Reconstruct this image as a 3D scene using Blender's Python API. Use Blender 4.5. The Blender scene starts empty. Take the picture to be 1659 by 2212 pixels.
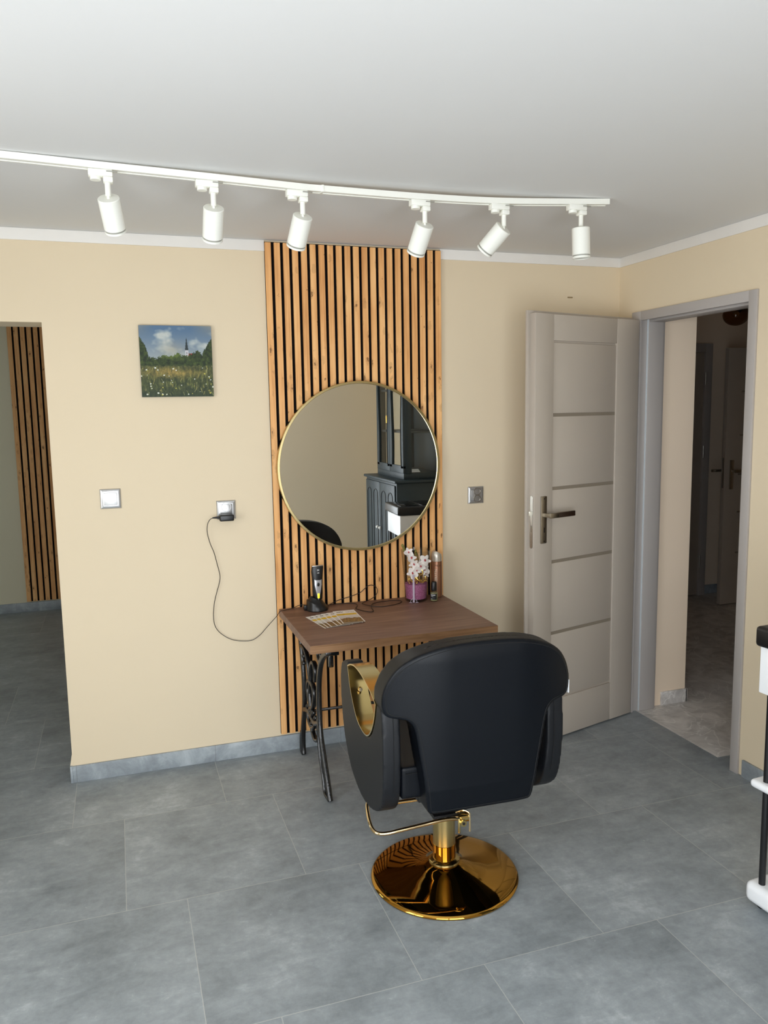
import bpy, bmesh, math, random
from mathutils import Vector, Matrix, noise
PI = math.pi
random.seed(7)
SC = bpy.context.scene
COL = SC.collection

# ------------------------------------------------------------------ camera
F_PX, YAW, PITCH, ROLL = 1717.5, 0.32265, 0.12886, -0.0168
CAM = Vector((0.0, -3.6096, 1.6154))
cy, sy, cp, sp = math.cos(YAW), math.sin(YAW), math.cos(PITCH), math.sin(PITCH)
fw = Vector((sy * cp, cy * cp, -sp)); rt = Vector((cy, -sy, 0)); up = rt.cross(fw)
cr, sr = math.cos(ROLL), math.sin(ROLL)
r2 = cr * rt + sr * up; u2 = -sr * rt + cr * up
cam_d = bpy.data.cameras.new('camera'); cam = bpy.data.objects.new('camera', cam_d); COL.objects.link(cam)
M3 = Matrix((r2, u2, -fw)).transposed()
cam.matrix_world = Matrix.Translation(CAM) @ M3.to_4x4()
cam_d.sensor_fit = 'VERTICAL'; cam_d.sensor_height = 36.0; cam_d.lens = 36.0 * F_PX / 2212.0
cam_d.clip_start = 0.05
SC.camera = cam

# ------------------------------------------------------------------ colour management, world, daylight
SC.view_settings.view_transform = 'Standard'; SC.view_settings.look = 'None'
SC.view_settings.gamma = 1.0; SC.view_settings.exposure = 1.19
SC.view_settings.use_curve_mapping = False
w = bpy.data.worlds.new('world'); SC.world = w; w.use_nodes = True
bg = w.node_tree.nodes['Background']; bg.inputs[0].default_value = (0.78, 0.88, 1.0, 1); bg.inputs[1].default_value = 1.0
SC.cycles.max_bounces = 12; SC.cycles.diffuse_bounces = 7; SC.cycles.glossy_bounces = 6
SC.cycles.transparent_max_bounces = 16; SC.cycles.transmission_bounces = 8
SC.cycles.sample_clamp_indirect = 6.0
SC.cycles.caustics_reflective = False; SC.cycles.caustics_refractive = False

def area(name, loc, target, sx, sy_, power, col):
    d = bpy.data.lights.new(name, 'AREA'); d.shape = 'RECTANGLE'; d.size = sx; d.size_y = sy_
    d.energy = power; d.color = col
    o = bpy.data.objects.new(name, d); COL.objects.link(o); o.location = loc
    o.rotation_euler = (Vector(target) - Vector(loc)).to_track_quat('-Z', 'Y').to_euler()
    return o
XL, XR, YF, ZC = -1.62, 2.511, -3.82, 2.3625      # left wall, right wall, front wall, ceiling
area('window_daylight', (XL - 0.12, -2.50, 1.32), (0.4, -2.35, 1.25), 1.5, 1.5, 21, (0.98, 0.985, 1.0))
area('window_daylight.001', (0.20, YF - 0.12, 1.03), (0.45, 0.0, 0.95), 2.1, 1.95, 31, (0.985, 0.985, 1.0))
area('back_room_fill', (-3.32, 1.8, 1.4), (0.0, 1.8, 1.1), 1.0, 1.0, 5.0, (0.95, 0.98, 0.92))  # weak fill lamp added to brighten the back room

# ------------------------------------------------------------------ materials
def lin(c):
    return tuple(((v / 255) / 12.92 if v / 255 <= 0.04045 else ((v / 255 + 0.055) / 1.055) ** 2.4) for v in c) + (1,)
def mat(name, rgb, rough=0.6, metal=0.0, var=0.04, scale=6.0, bump=0.0, bscale=60.0, spec=0.5, **kw):
    m = bpy.data.materials.new(name); m.use_nodes = True; nt = m.node_tree; N = nt.nodes; L = nt.links
    b = N['Principled BSDF']; b.inputs['Roughness'].default_value = rough; b.inputs['Metallic'].default_value = metal
    b.inputs['Specular IOR Level'].default_value = spec
    tc = N.new('ShaderNodeTexCoord'); n = N.new('ShaderNodeTexNoise'); n.inputs['Scale'].default_value = scale; n.inputs['Detail'].default_value = 3
    L.new(tc.outputs['Object'], n.inputs['Vector'])
    c = lin(rgb)
    mx = N.new('ShaderNodeMix'); mx.data_type = 'RGBA'
    mx.inputs['A'].default_value = tuple(max(0, v * (1 - var)) for v in c[:3]) + (1,)
    mx.inputs['B'].default_value = tuple(min(1, v * (1 + var)) for v in c[:3]) + (1,)
    L.new(n.outputs['Fac'], mx.inputs['Factor']); L.new(mx.outputs['Result'], b.inputs['Base Color'])
    if bump:
        n2 = N.new('ShaderNodeTexNoise'); n2.inputs['Scale'].default_value = bscale; n2.inputs['Detail'].default_value = 4
        L.new(tc.outputs['Object'], n2.inputs['Vector'])
        bp = N.new('ShaderNodeBump'); bp.inputs['Strength'].default_value = bump; bp.inputs['Distance'].default_value = 0.002
        L.new(n2.outputs['Fac'], bp.inputs['Height']); L.new(bp.outputs['Normal'], b.inputs['Normal'])
    for k, v in kw.items():
        b.inputs[k].default_value = v
    return m

class NB:
    """small node-graph helper"""
    def __init__(s, name, rough=0.6, spec=0.5):
        s.m = bpy.data.materials.new(name); s.m.use_nodes = True; s.nt = s.m.node_tree
        s.b = s.nt.nodes['Principled BSDF']; s.b.inputs['Roughness'].default_value = rough
        s.b.inputs['Specular IOR Level'].default_value = spec
        s.tc = s.nt.nodes.new('ShaderNodeTexCoord').outputs['Object']
    def put(s, sock, v):
        if hasattr(v, 'is_linked'): s.nt.links.new(v, sock)
        elif isinstance(v, (int, float)): sock.default_value = v
        else: sock.default_value = v
    def math(s, op, a, b=0.0, c=None):
        n = s.nt.nodes.new('ShaderNodeMath'); n.operation = op; s.put(n.inputs[0], a); s.put(n.inputs[1], b)
        if c is not None: s.put(n.inputs[2], c)
        return n.outputs[0]
    def sep(s, v=None):
        n = s.nt.nodes.new('ShaderNodeSeparateXYZ'); s.put(n.inputs[0], v or s.tc); return n.outputs
    def comb(s, x, y, z):
        n = s.nt.nodes.new('ShaderNodeCombineXYZ'); s.put(n.inputs[0], x); s.put(n.inputs[1], y); s.put(n.inputs[2], z); return n.outputs[0]
    def mapping(s, sc, v=None):
        n = s.nt.nodes.new('ShaderNodeMapping'); s.put(n.inputs[0], v or s.tc); n.inputs['Scale'].default_value = sc; return n.outputs[0]
    def noise(s, scale, detail=4, v=None, rough=0.5, dist=0.0):
        n = s.nt.nodes.new('ShaderNodeTexNoise'); s.put(n.inputs['Vector'], v or s.tc)
        n.inputs['Scale'].default_value = scale; n.inputs['Detail'].default_value = detail
        n.inputs['Roughness'].default_value = rough; n.inputs['Distortion'].default_value = dist
        return n.outputs['Fac']
    def white(s, v):
        n = s.nt.nodes.new('ShaderNodeTexWhiteNoise'); n.noise_dimensions = '3D'; s.put(n.inputs['Vector'], v); return n.outputs['Value']
    def voro(s, scale, v=None):
        n = s.nt.nodes.new('ShaderNodeTexVoronoi'); s.put(n.inputs['Vector'], v or s.tc); n.inputs['Scale'].default_value = scale; return n.outputs['Distance']
    def ramp(s, f, stops):
        n = s.nt.nodes.new('ShaderNodeValToRGB'); s.put(n.inputs[0], f); e = n.color_ramp.elements
        while len(e) < len(stops): e.new(0.5)
        for k, (p_, c_) in enumerate(stops): e[k].position = p_; e[k].color = c_
        return n.outputs[0]
    def mix(s, f, a, b):
        n = s.nt.nodes.new('ShaderNodeMix'); n.data_type = 'RGBA'; s.put(n.inputs['Factor'], f); s.put(n.inputs['A'], a); s.put(n.inputs['B'], b); return n.outputs['Result']
    def bump(s, h, st=0.3, d=0.002):
        n = s.nt.nodes.new('ShaderNodeBump'); n.inputs['Strength'].default_value = st; n.inputs['Distance'].default_value = d
        s.put(n.inputs['Height'], h); s.nt.links.new(n.outputs['Normal'], s.b.inputs['Normal'])
    def base(s, c): s.put(s.b.inputs['Base Color'], c); return s.m

def wall_mat(name, rgb):
    g = NB(name, 0.85, 0.25)
    n1 = g.noise(1.3, 3); n2 = g.noise(120, 3)
    c = lin(rgb)
    col = g.mix(n1, tuple(v * .965 for v in c[:3]) + (1,), tuple(min(1, v * 1.03) for v in c[:3]) + (1,))
    g.bump(n2, 0.10, 0.001)
    return g.base(col)
M_wall = wall_mat('cream_wall_paint', (226, 210, 182))
M_ceil = wall_mat('white_ceiling_paint', (221, 221, 220))
M_hallwall = wall_mat('hall_wall_paint', (246, 226, 202))
M_backroom = wall_mat('back_room_paint', (214, 208, 184))
M_white_trim = mat('white_trim_paint', (236, 233, 228), 0.6)

def floor_mat():
    g = NB('grey_concrete_look_tiles', 0.42, 0.45)
    x, y, z = g.sep()
    px, py, y0, x0, sh = 0.60, 0.625, -0.42, 0.352, 0.194
    k = g.math('FLOOR', g.math('DIVIDE', g.math('SUBTRACT', y0, y), py))
    fy = g.math('FRACT', g.math('DIVIDE', g.math('SUBTRACT', y0, y), py))
    xs = g.math('DIVIDE', g.math('SUBTRACT', g.math('SUBTRACT', x, x0), g.math('MULTIPLY', g.math('ADD', k, 1.0), sh)), px)
    kx = g.math('FLOOR', xs); fx = g.math('FRACT', xs)
    dx = g.math('MULTIPLY', g.math('MINIMUM', fx, g.math('SUBTRACT', 1.0, fx)), px)
    dy = g.math('MULTIPLY', g.math('MINIMUM', fy, g.math('SUBTRACT', 1.0, fy)), py)
    d = g.math('MINIMUM', dx, dy)
    grout = g.math('LESS_THAN', d, 0.0013)
    rnd = g.white(g.comb(kx, k, 0.0))
    off = g.comb(g.math('MULTIPLY', rnd, 9.0), g.math('MULTIPLY', rnd, 5.0), rnd)
    va = g.nt.nodes.new('ShaderNodeVectorMath'); va.operation = 'ADD'; g.put(va.inputs[0], g.tc); g.put(va.inputs[1], off)
    v = va.outputs[0]
    n1 = g.noise(2.6, 6, v, 0.62); n2 = g.noise(14, 8, v, 0.7, 0.4); n3 = g.noise(75, 3, v, 0.6)
    n4 = g.noise(5.0, 8, g.mapping((1.0, 2.4, 1.0), v), 0.72, 0.6)
    n5 = g.noise(38, 6, v, 0.75)
    f = g.math('ADD', g.math('MULTIPLY', n1, 0.36), g.math('ADD', g.math('MULTIPLY', n4, 0.26), g.math('ADD', g.math('MULTIPLY', n2, 0.22), g.math('MULTIPLY', n5, 0.16))))
    col = g.ramp(f, [(0.36, lin((112, 118, 122))), (0.46, lin((134, 141, 145))), (0.55, lin((153, 160, 164))), (0.67, lin((192, 198, 202)))])
    sp_ = g.math('MULTIPLY', g.math('GREATER_THAN', n3, 0.66), g.math('GREATER_THAN', n2, 0.56))
    col = g.mix(g.math('MULTIPLY', sp_, 0.22), col, lin((206, 208, 208)))
    col = g.mix(g.math('MULTIPLY', rnd, 0.10), col, lin((110, 112, 112)))
    col = g.mix(g.math('MULTIPLY', grout, 0.62), col, lin((186, 186, 182)))
    g.put(g.b.inputs['Roughness'], g.math('ADD', 0.36, g.math('MULTIPLY', n2, 0.2)))
    g.bump(g.math('SUBTRACT', g.math('MULTIPLY', n2, 0.2), grout), 0.25, 0.001)
    return g.base(col)
M_floor = floor_mat()

def baseboard_mat():
    g = NB('grey_tile_skirting', 0.45, 0.4)
    x, y, z = g.sep()
    n1 = g.noise(7, 8, None, 0.7, 0.4); n2 = g.noise(60, 4)
    col = g.ramp(n1, [(0.3, lin((124, 131, 136))), (0.5, lin((148, 156, 162))), (0.72, lin((184, 192, 196)))])
    fx = g.math('FRACT', g.math('DIVIDE', g.math('SUBTRACT', x, 0.357), 0.604))
    j = g.math('LESS_THAN', g.math('MINIMUM', fx, g.math('SUBTRACT', 1.0, fx)), 0.0022)
    col = g.mix(g.math('MULTIPLY', j, 0.5), col, lin((100, 102, 102)))
    return g.base(col)
M_skirt = baseboard_mat()

def marble_mat():
    g = NB('veined_hall_tiles', 0.4, 0.4)
    n = g.noise(5, 6, None, 0.6, 1.6); n2 = g.noise(3.0, 2, None, 0.5, 3.0)
    col = g.ramp(n, [(0.35, lin((190, 186, 182))), (0.5, lin((214, 210, 206))), (0.7, lin((236, 232, 228)))])
    v = g.math('LESS_THAN', g.math('ABSOLUTE', g.math('SUBTRACT', n2, 0.5)), 0.018)
    col = g.mix(g.math('MULTIPLY', v, 0.5), col, lin((246, 244, 240)))
    x, y, z = g.sep()
    fy = g.math('FRACT', g.math('DIVIDE', g.math('ADD', y, 0.79), 0.6)); fx = g.math('FRACT', g.math('DIVIDE', g.math('SUBTRACT', x, 2.56), 0.6))
    gr = g.math('LESS_THAN', g.math('MINIMUM', fy, fx), 0.005)
    col = g.mix(g.math('MULTIPLY', gr, 0.6), col, lin((190, 188, 184)))
    return g.base(col)
M_marble = marble_mat()

def slat_mat(name, pitch, x0, dark=1.0):
    g = NB(name, 0.55, 0.35)
    x, y, z = g.sep()
    idx = g.math('FLOOR', g.math('DIVIDE', g.math('SUBTRACT', x, x0), pitch))
    r = g.white(g.comb(idx, 3.0, 1.0))
    v = g.comb(g.math('ADD', x, g.math('MULTIPLY', r, 7.0)), y, g.math('ADD', z, g.math('MULTIPLY', r, 13.0)))
    v1 = g.mapping((60, 20, 1.6), v); v2 = g.mapping((9, 9, 3.5), v)
    g1 = g.noise(1.0, 5, v1, 0.6, 0.6); g2 = g.noise(1.0, 3, v2)
    col = g.ramp(g.math('ADD', g.math('MULTIPLY', g1, 0.55), g.math('MULTIPLY', g2, 0.45)),
                 [(0.32, lin((int(198 * dark), int(136 * dark), int(78 * dark)))), (0.5, lin((int(232 * dark), int(174 * dark), int(112 * dark)))), (0.7, lin((int(250 * dark), int(202 * dark), int(140 * dark))))])
    # knots
    vk = g.mapping((30, 30, 13), v); kd = g.voro(1.0, vk); kn = g.noise(1.0, 5, g.mapping((110, 110, 70), v), 0.7)
    k = g.math('MULTIPLY', g.math('LESS_THAN', g.math('ADD', kd, g.math('MULTIPLY', kn, 0.75)), 0.50), g.math('GREATER_THAN', g2, 0.47))
    col = g.mix(g.math('MULTIPLY', k, 0.75), col, lin((96, 58, 28)))
    ring = g.math('MULTIPLY', g.math('LESS_THAN', g.math('ADD', kd, g.math('MULTIPLY', kn, 0.5)), 0.58), g.math('GREATER_THAN', g2, 0.52))
    col = g.mix(g.math('MULTIPLY', ring, 0.22), col, lin((120, 74, 34)))
    g.bump(g1, 0.15, 0.0008)
    return g.base(col)

def wood_top_mat():
    g = NB('brown_oak_laminate', 0.48, 0.4)
    v = g.mapping((2.2, 26, 26)); n1 = g.noise(1.0, 7, v, 0.65, 1.2); n2 = g.noise(1.0, 4, g.mapping((1.5, 5, 5)), 0.6, 0.5)
    f = g.math('ADD', g.math('MULTIPLY', n1, 0.5), g.math('MULTIPLY', n2, 0.5))
    col = g.ramp(f, [(0.34, lin((86, 62, 52))), (0.47, lin((118, 88, 74))), (0.58, lin((138, 106, 90))), (0.7, lin((156, 124, 104)))])
    g.bump(n1, 0.1, 0.0006)
    return g.base(col)
M_top = wood_top_mat()
def edge_mat():
    g = NB('oak_edge_banding', 0.5, 0.4)
    v = g.mapping((3, 30, 60)); n1 = g.noise(1.0, 5, v, 0.6, 0.6)
    return g.base(g.ramp(n1, [(0.3, lin((112, 80, 52))), (0.55, lin((142, 106, 74))), (0.8, lin((160, 124, 90)))]))
M_edge = edge_mat()

M_felt = mat('black_felt', (14, 12, 12), 0.95, spec=0.1)
M_door = mat('light_grey_door_laminate', (184, 174, 162), 0.5, var=0.03)
M_doordark = mat('satin_glass_strip', (140, 130, 116), 0.25)
M_frame = mat('grey_door_frame', (178, 172, 168), 0.5, var=0.02)
M_hinge = mat('satin_steel', (190, 188, 182), 0.32, 1.0)
M_steelgrey = mat('brushed_nickel', (168, 160, 146), 0.36, 1.0)
M_grip = mat('dark_handle_inlay', (44, 30, 22), 0.35)
M_gold = mat('polished_gold_metal', (188, 142, 62), 0.045, 1.0, var=0.02)
M_goldlt = mat('pale_gold_metal', (214, 190, 128), 0.16, 1.0, var=0.02)
M_goldpin = mat('bright_gold_trim', (226, 202, 160), 0.12, 1.0, var=0.02)
M_mframe = mat('champagne_gold_frame', (206, 188, 138), 0.25, 1.0)
M_leather = mat('black_faux_leather', (4, 8, 15), 0.44, 0.0, 0.08, 5, 0.10, 420, spec=0.26)
M_leather2 = mat('charcoal_faux_leather_side', (16, 18, 22), 0.50, 0.0, 0.06, 5, 0.10, 420, spec=0.35)
M_seam = mat('black_thread', (7, 8, 10), 0.8)
M_iron = mat('black_cast_iron', (14, 14, 15), 0.26, 0.0, 0.1, 20, 0.5, 90, spec=0.7)
M_blackpl = mat('black_plastic', (16, 16, 18), 0.35)
M_blackcab = mat('black_cable', (18, 14, 16), 0.45)
M_silver = mat('silver_plastic_frame', (188, 188, 188), 0.30, 0.75)
M_silver2 = mat('pale_silver_plastic', (222, 222, 222), 0.35, 0.35)
M_hole = mat('dark_hole', (8, 8, 8), 0.8)
M_lampw = mat('white_powder_coat', (238, 238, 230), 0.45)
M_lampring = mat('grey_lamp_groove', (150, 150, 142), 0.4)
M_lens = mat('frosted_lamp_lens', (225, 225, 215), 0.3)
M_whitepl = mat('white_plastic', (236, 238, 240), 0.35)
M_teal = mat('dark_teal_lacquer', (30, 44, 50), 0.5)
M_tealdk = mat('black_groove_line', (10, 12, 14), 0.5)
M_blue = mat('blue_plastic', (30, 60, 150), 0.4)
M_brass = mat('brass_pull', (214, 170, 90), 0.2, 1.0)
def mirror_mat():
    m = bpy.data.materials.new('mirror_silvering'); m.use_nodes = True; nt = m.node_tree
    b = nt.nodes['Principled BSDF']; b.inputs['Metallic'].default_value = 1.0; b.inputs['Roughness'].default_value = 0.0
    b.inputs['Base Color'].default_value = (0.95, 0.96, 0.95, 1); return m
M_mirror = mirror_mat()
def glass_mat(name, col=(0.9, 0.95, 0.93, 1), ior=1.45, edge=1.0):
    m = bpy.data.materials.new(name); m.use_nodes = True; nt = m.node_tree; nt.nodes.remove(nt.nodes['Principled BSDF'])
    t = nt.nodes.new('ShaderNodeBsdfTransparent'); lw = nt.nodes.new('ShaderNodeLayerWeight'); lw.inputs[0].default_value = 0.22; rp = nt.nodes.new('ShaderNodeMix'); rp.data_type = 'RGBA'
    rp.inputs['A'].default_value = col; rp.inputs['B'].default_value = tuple(v * edge for v in col[:3]) + (1,); nt.links.new(lw.outputs['Facing'], rp.inputs['Factor']); nt.links.new(rp.outputs['Result'], t.inputs[0])
    g = nt.nodes.new('ShaderNodeBsdfGlossy'); g.inputs['Roughness'].default_value = 0.03
    fr = nt.nodes.new('ShaderNodeFresnel'); fr.inputs[0].default_value = ior
    mx = nt.nodes.new('ShaderNodeMixShader'); ge = nt.nodes.new('ShaderNodeNewGeometry'); inv = nt.nodes.new('ShaderNodeMath'); inv.operation = 'SUBTRACT'; inv.inputs[0].default_value = 1.0
    ml = nt.nodes.new('ShaderNodeMath'); ml.operation = 'MULTIPLY'; nt.links.new(ge.outputs['Backfacing'], inv.inputs[1]); nt.links.new(inv.outputs[0], ml.inputs[0]); nt.links.new(fr.outputs[0], ml.inputs[1]); nt.links.new(ml.outputs[0], mx.inputs[0])
    nt.links.new(t.outputs[0], mx.inputs[1]); nt.links.new(g.outputs[0], mx.inputs[2])
    nt.links.new(mx.outputs[0], nt.nodes['Material Output'].inputs[0]); return m
M_glass = glass_mat('clear_glass', (0.98, 0.99, 0.985, 1), 1.5, 0.72); M_pane = glass_mat('window_glass', (0.97, 0.98, 0.98, 1))
M_amber = glass_mat('amber_glass', (0.45, 0.30, 0.18, 1))
def vcol_mat(name, rough=0.6):
    m = bpy.data.materials.new(name); m.use_nodes = True; nt = m.node_tree
    a = nt.nodes.new('ShaderNodeVertexColor'); a.layer_name = 'paint'
    n = nt.nodes.new('ShaderNodeTexNoise'); n.inputs['Scale'].default_value = 300
    bp = nt.nodes.new('ShaderNodeBump'); bp.inputs['Strength'].default_value = 0.15; bp.inputs['Distance'].default_value = 0.001
    nt.links.new(n.outputs['Fac'], bp.inputs['Height'])
    b = nt.nodes['Principled BSDF']; nt.links.new(a.outputs['Color'], b.inputs['Base Color']); b.inputs['Roughness'].default_value = rough
    nt.links.new(bp.outputs['Normal'], b.inputs['Normal']); return m

# ------------------------------------------------------------------ mesh helpers
def B(): return bmesh.new()
def box(bm, x0, x1, y0, y1, z0, z1, bev=0.0, seg=2, M=None):
    r = bmesh.ops.create_cube(bm, size=1.0)['verts']
    for v in r:
        v.co = Vector(((x0 + x1) / 2 + v.co.x * (x1 - x0), (y0 + y1) / 2 + v.co.y * (y1 - y0), (z0 + z1) / 2 + v.co.z * (z1 - z0)))
    vs = r
    if bev > 0:
        ed = list({e for v in r for e in v.link_edges})
        rr = bmesh.ops.bevel(bm, geom=ed, offset=bev, segments=seg, affect='EDGES', profile=0.5)
        vs = list(set(rr['verts']) | {v for f in rr['faces'] for v in f.verts} | {v for v in r if v.is_valid})
    if M is not None:
        for v in {v for v in vs if v.is_valid}: v.co = M @ v.co
    return vs
def tube(bm, pts, r, seg=10, closed=False, caps=True, flat=None):
    """tube along points; r number or list; flat=(a,b) section half sizes in (side,normal)"""
    pts = [Vector(p) for p in pts]; n = len(pts); rings = []
    prev = None
    for i, p in enumerate(pts):
        if closed: t = (pts[(i + 1) % n] - pts[i - 1]).normalized()
        elif i == 0: t = (pts[1] - pts[0]).normalized()
        elif i == n - 1: t = (pts[-1] - pts[-2]).normalized()
        else: t = ((pts[i + 1] - p).normalized() + (p - pts[i - 1]).normalized()).normalized()
        if prev is None:
            a = Vector((0, 0, 1)) if abs(t.z) < 0.9 else Vector((1, 0, 0))
            u = t.cross(a).normalized()
        else:
            u = (prev - t * prev.dot(t)).normalized()
        prev = u; v = t.cross(u)
        rr = r[i] if isinstance(r, (list, tuple)) else r
        rings.append([bm.verts.new(p + (u * math.cos(2 * PI * k / seg) + v * math.sin(2 * PI * k / seg)) * rr) for k in range(seg)])
    m = n if closed else n - 1
    for i in range(m):
        a, b = rings[i], rings[(i + 1) % n]
        for k in range(seg): bm.faces.new((a[k], a[(k + 1) % seg], b[(k + 1) % seg], b[k]))
    if caps and not closed:
        bm.faces.new(rings[0][::-1]); bm.faces.new(rings[-1])
def cyl(bm, p0, p1, r0, r1=None, seg=32): tube(bm, [p0, p1], [r0, r0 if r1 is None else r1], seg)
def lathe(bm, prof, cx=0, cy_=0, seg=48, M=None, cap=True):
    rings = []
    for (r, z) in prof:
        if r < 1e-6: rings.append([bm.verts.new((cx, cy_, z))])
        else: rings.append([bm.verts.new((cx + r * math.cos(2 * PI * k / seg), cy_ + r * math.sin(2 * PI * k / seg), z)) for k in range(seg)])
    for a, b in zip(rings, rings[1:]):
        for k in range(seg):
            if len(a) == 1 and len(b) == 1: continue
            if len(a) == 1: bm.faces.new((a[0], b[(k + 1) % seg], b[k]))
            elif len(b) == 1: bm.faces.new((a[k], a[(k + 1) % seg], b[0]))
            else: bm.faces.new((a[k], a[(k + 1) % seg], b[(k + 1) % seg], b[k]))
    if cap:
        if len(rings[0]) > 1: bm.faces.new(rings[0][::-1])
        if len(rings[-1]) > 1: bm.faces.new(rings[-1])
    if M is not None:
        for r_ in rings:
            for v in r_: v.co = M @ v.co
def prism(bm, poly, fn, a, b):
    """poly of 2D pts; fn(u,v,w)->Vector; from w=a to w=b"""
    A = [bm.verts.new(fn(u, v, a)) for u, v in poly]; Bv = [bm.verts.new(fn(u, v, b)) for u, v in poly]
    n = len(poly)
    for i in range(n): bm.faces.new((A[i], A[(i + 1) % n], Bv[(i + 1) % n], Bv[i]))
    f1 = bm.faces.new(A[::-1]); f2 = bm.faces.new(Bv); f1.normal_update(); f2.normal_update()
    bmesh.ops.triangulate(bm, faces=[f1, f2])
def spline(pts, n=8, closed=False):
    pts = [Vector(p) for p in pts]; out = []; m = len(pts)
    rng = range(m) if closed else range(m - 1)
    for i in rng:
        if closed: p0, p1, p2, p3 = pts[i - 1], pts[i], pts[(i + 1) % m], pts[(i + 2) % m]
        else: p0, p1, p2, p3 = pts[max(i - 1, 0)], pts[i], pts[i + 1], pts[min(i + 2, m - 1)]
        for k in range(n):
            t = k / n
            out.append(0.5 * ((2 * p1) + (p2 - p0) * t + (2 * p0 - 5 * p1 + 4 * p2 - p3) * t * t + (3 * p1 - p0 - 3 * p2 + p3) * t ** 3))
    if not closed: out.append(pts[-1])
    return out
def sp2(pts, n=8, closed=False): return [(v.x, v.y) for v in spline([(a, b, 0) for a, b in pts], n, closed)]

ORG = {}
def thing(name, label, cat, loc=(0, 0, 0), rz=0.0, group=None, kind=None):
    o = bpy.data.objects.new(name, None); COL.objects.link(o); o.location = loc; o.rotation_euler = (0, 0, rz)
    o.empty_display_size = 0.05
    if label: o['label'] = label
    if cat: o['category'] = cat
    if group: o['group'] = group
    if kind: o['kind'] = kind
    ORG[o.name] = Vector((0, 0, 0)) if rz != 0 else Vector(loc)
    return o
def obj(name, bm, m, parent=None, angle=35, smooth=True):
    """link a bmesh as one object; parts of unrotated things are given in room coordinates"""
    bmesh.ops.recalc_face_normals(bm, faces=bm.faces)
    if parent is not None and parent.name in ORG:
        off = ORG[parent.name]
        if off.length > 0:
            for v in bm.verts: v.co -= off
    me = bpy.data.meshes.new(name); bm.to_mesh(me); bm.free()
    me.materials.append(m)
    if smooth:
        for p in me.polygons: p.use_smooth = True
        me.set_sharp_from_angle(angle=math.radians(angle))
    o = bpy.data.objects.new(name, me); COL.objects.link(o)
    if parent is not None:
        o.parent = parent
        ORG[o.name] = ORG.get(parent.name, Vector((0, 0, 0)))
    return o
def tag(o, label, cat, group=None):
    o['label'] = label; o['category'] = cat
    if group: o['group'] = group
    return o
def struct(name, bm, m, angle=30):
    o = obj(name, bm, m, None, angle); o['kind'] = 'structure'; return o
def bake(o, mods, smooth_all=True):
    for typ, props in mods:
        md = o.modifiers.new(typ.lower(), typ)
        for k, v in props.items(): setattr(md, k, v)
    bpy.context.view_layer.update()
    dg = bpy.context.evaluated_depsgraph_get()
    me = bpy.data.meshes.new_from_object(o.evaluated_get(dg)); o.modifiers.clear(); o.data = me
    for p in me.polygons: p.use_smooth = True
    return o
def text_mesh(body, size, extrude=0.0002, align='CENTER'):
    c = bpy.data.curves.new('lettering', 'FONT'); c.body = body; c.size = size; c.extrude = extrude; c.align_x = align; c.align_y = 'CENTER'
    c.resolution_u = 3
    o = bpy.data.objects.new('lettering', c); COL.objects.link(o); bpy.context.view_layer.update()
    me = bpy.data.meshes.new_from_object(o.evaluated_get(bpy.context.evaluated_depsgraph_get()))
    bpy.data.objects.remove(o); bm = bmesh.new(); bm.from_mesh(me); return bm

# ------------------------------------------------------------------ room shell
T = 0.20
OPX, OPZ = -0.262, 1.992                                  # opening edge and height in the back wall
bm = B(); box(bm, OPX, XR + T, 0, T, 0, ZC); box(bm, XL - T, OPX, 0, T, OPZ, ZC); struct('wall_back', bm, M_wall)
# right wall with doorway
DY0, DY1, DZ = -0.150, -0.935, 2.060
bm = B(); box(bm, XR, XR + 0.12, DY0, 0, 0, ZC); box(bm, XR, XR + 0.12, YF, DY1, 0, ZC); box(bm, XR, XR + 0.12, DY1, DY0, DZ, ZC)
struct('wall_right', bm, M_wall)
# left wall with window
bm = B()
LW = (-3.25, -1.75, 0.55, 2.12)
box(bm, XL - T, XL, YF, LW[0], 0, ZC); box(bm, XL - T, XL, LW[1], 0, 0, ZC); box(bm, XL - T, XL, LW[0], LW[1], 0, LW[2]); box(bm, XL - T, XL, LW[0], LW[1], LW[3], ZC)
struct('wall_left', bm, M_wall)
# front wall with window (behind the camera)
FW = (-0.85, 1.25, 0.03, 2.05)
bm = B()
box(bm, XL - T, FW[0], YF - T, YF, 0, ZC); box(bm, FW[1], XR + T, YF - T, YF, 0, ZC); box(bm, FW[0], FW[1], YF - T, YF, 0, FW[2]); box(bm, FW[0], FW[1], YF - T, YF, FW[3], ZC)
struct('wall_front', bm, M_wall)
bm = B(); box(bm, -3.2, 6.1, YF - T, 3.65, ZC, ZC + 0.1); struct('ceiling', bm, M_ceil)
bm = B(); box(bm, -3.2, XR + 0.03, YF - T, 3.65, -0.1, 0); box(bm, XR + 0.03, XR + 0.12, -1.1, -0.79, -0.1, 0); box(bm, XR + 0.12, 6.1, -1.35, -0.79, -0.1, 0); struct('floor', bm, M_floor)
bm = B(); box(bm, XR + 0.03, XR + 0.12, -0.79, -0.10, -0.1, 0.001); box(bm, XR + 0.12, 6.1, -0.79, 2.0, -0.1, 0.001); o = struct('floor_hall', bm, M_marble)
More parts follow.
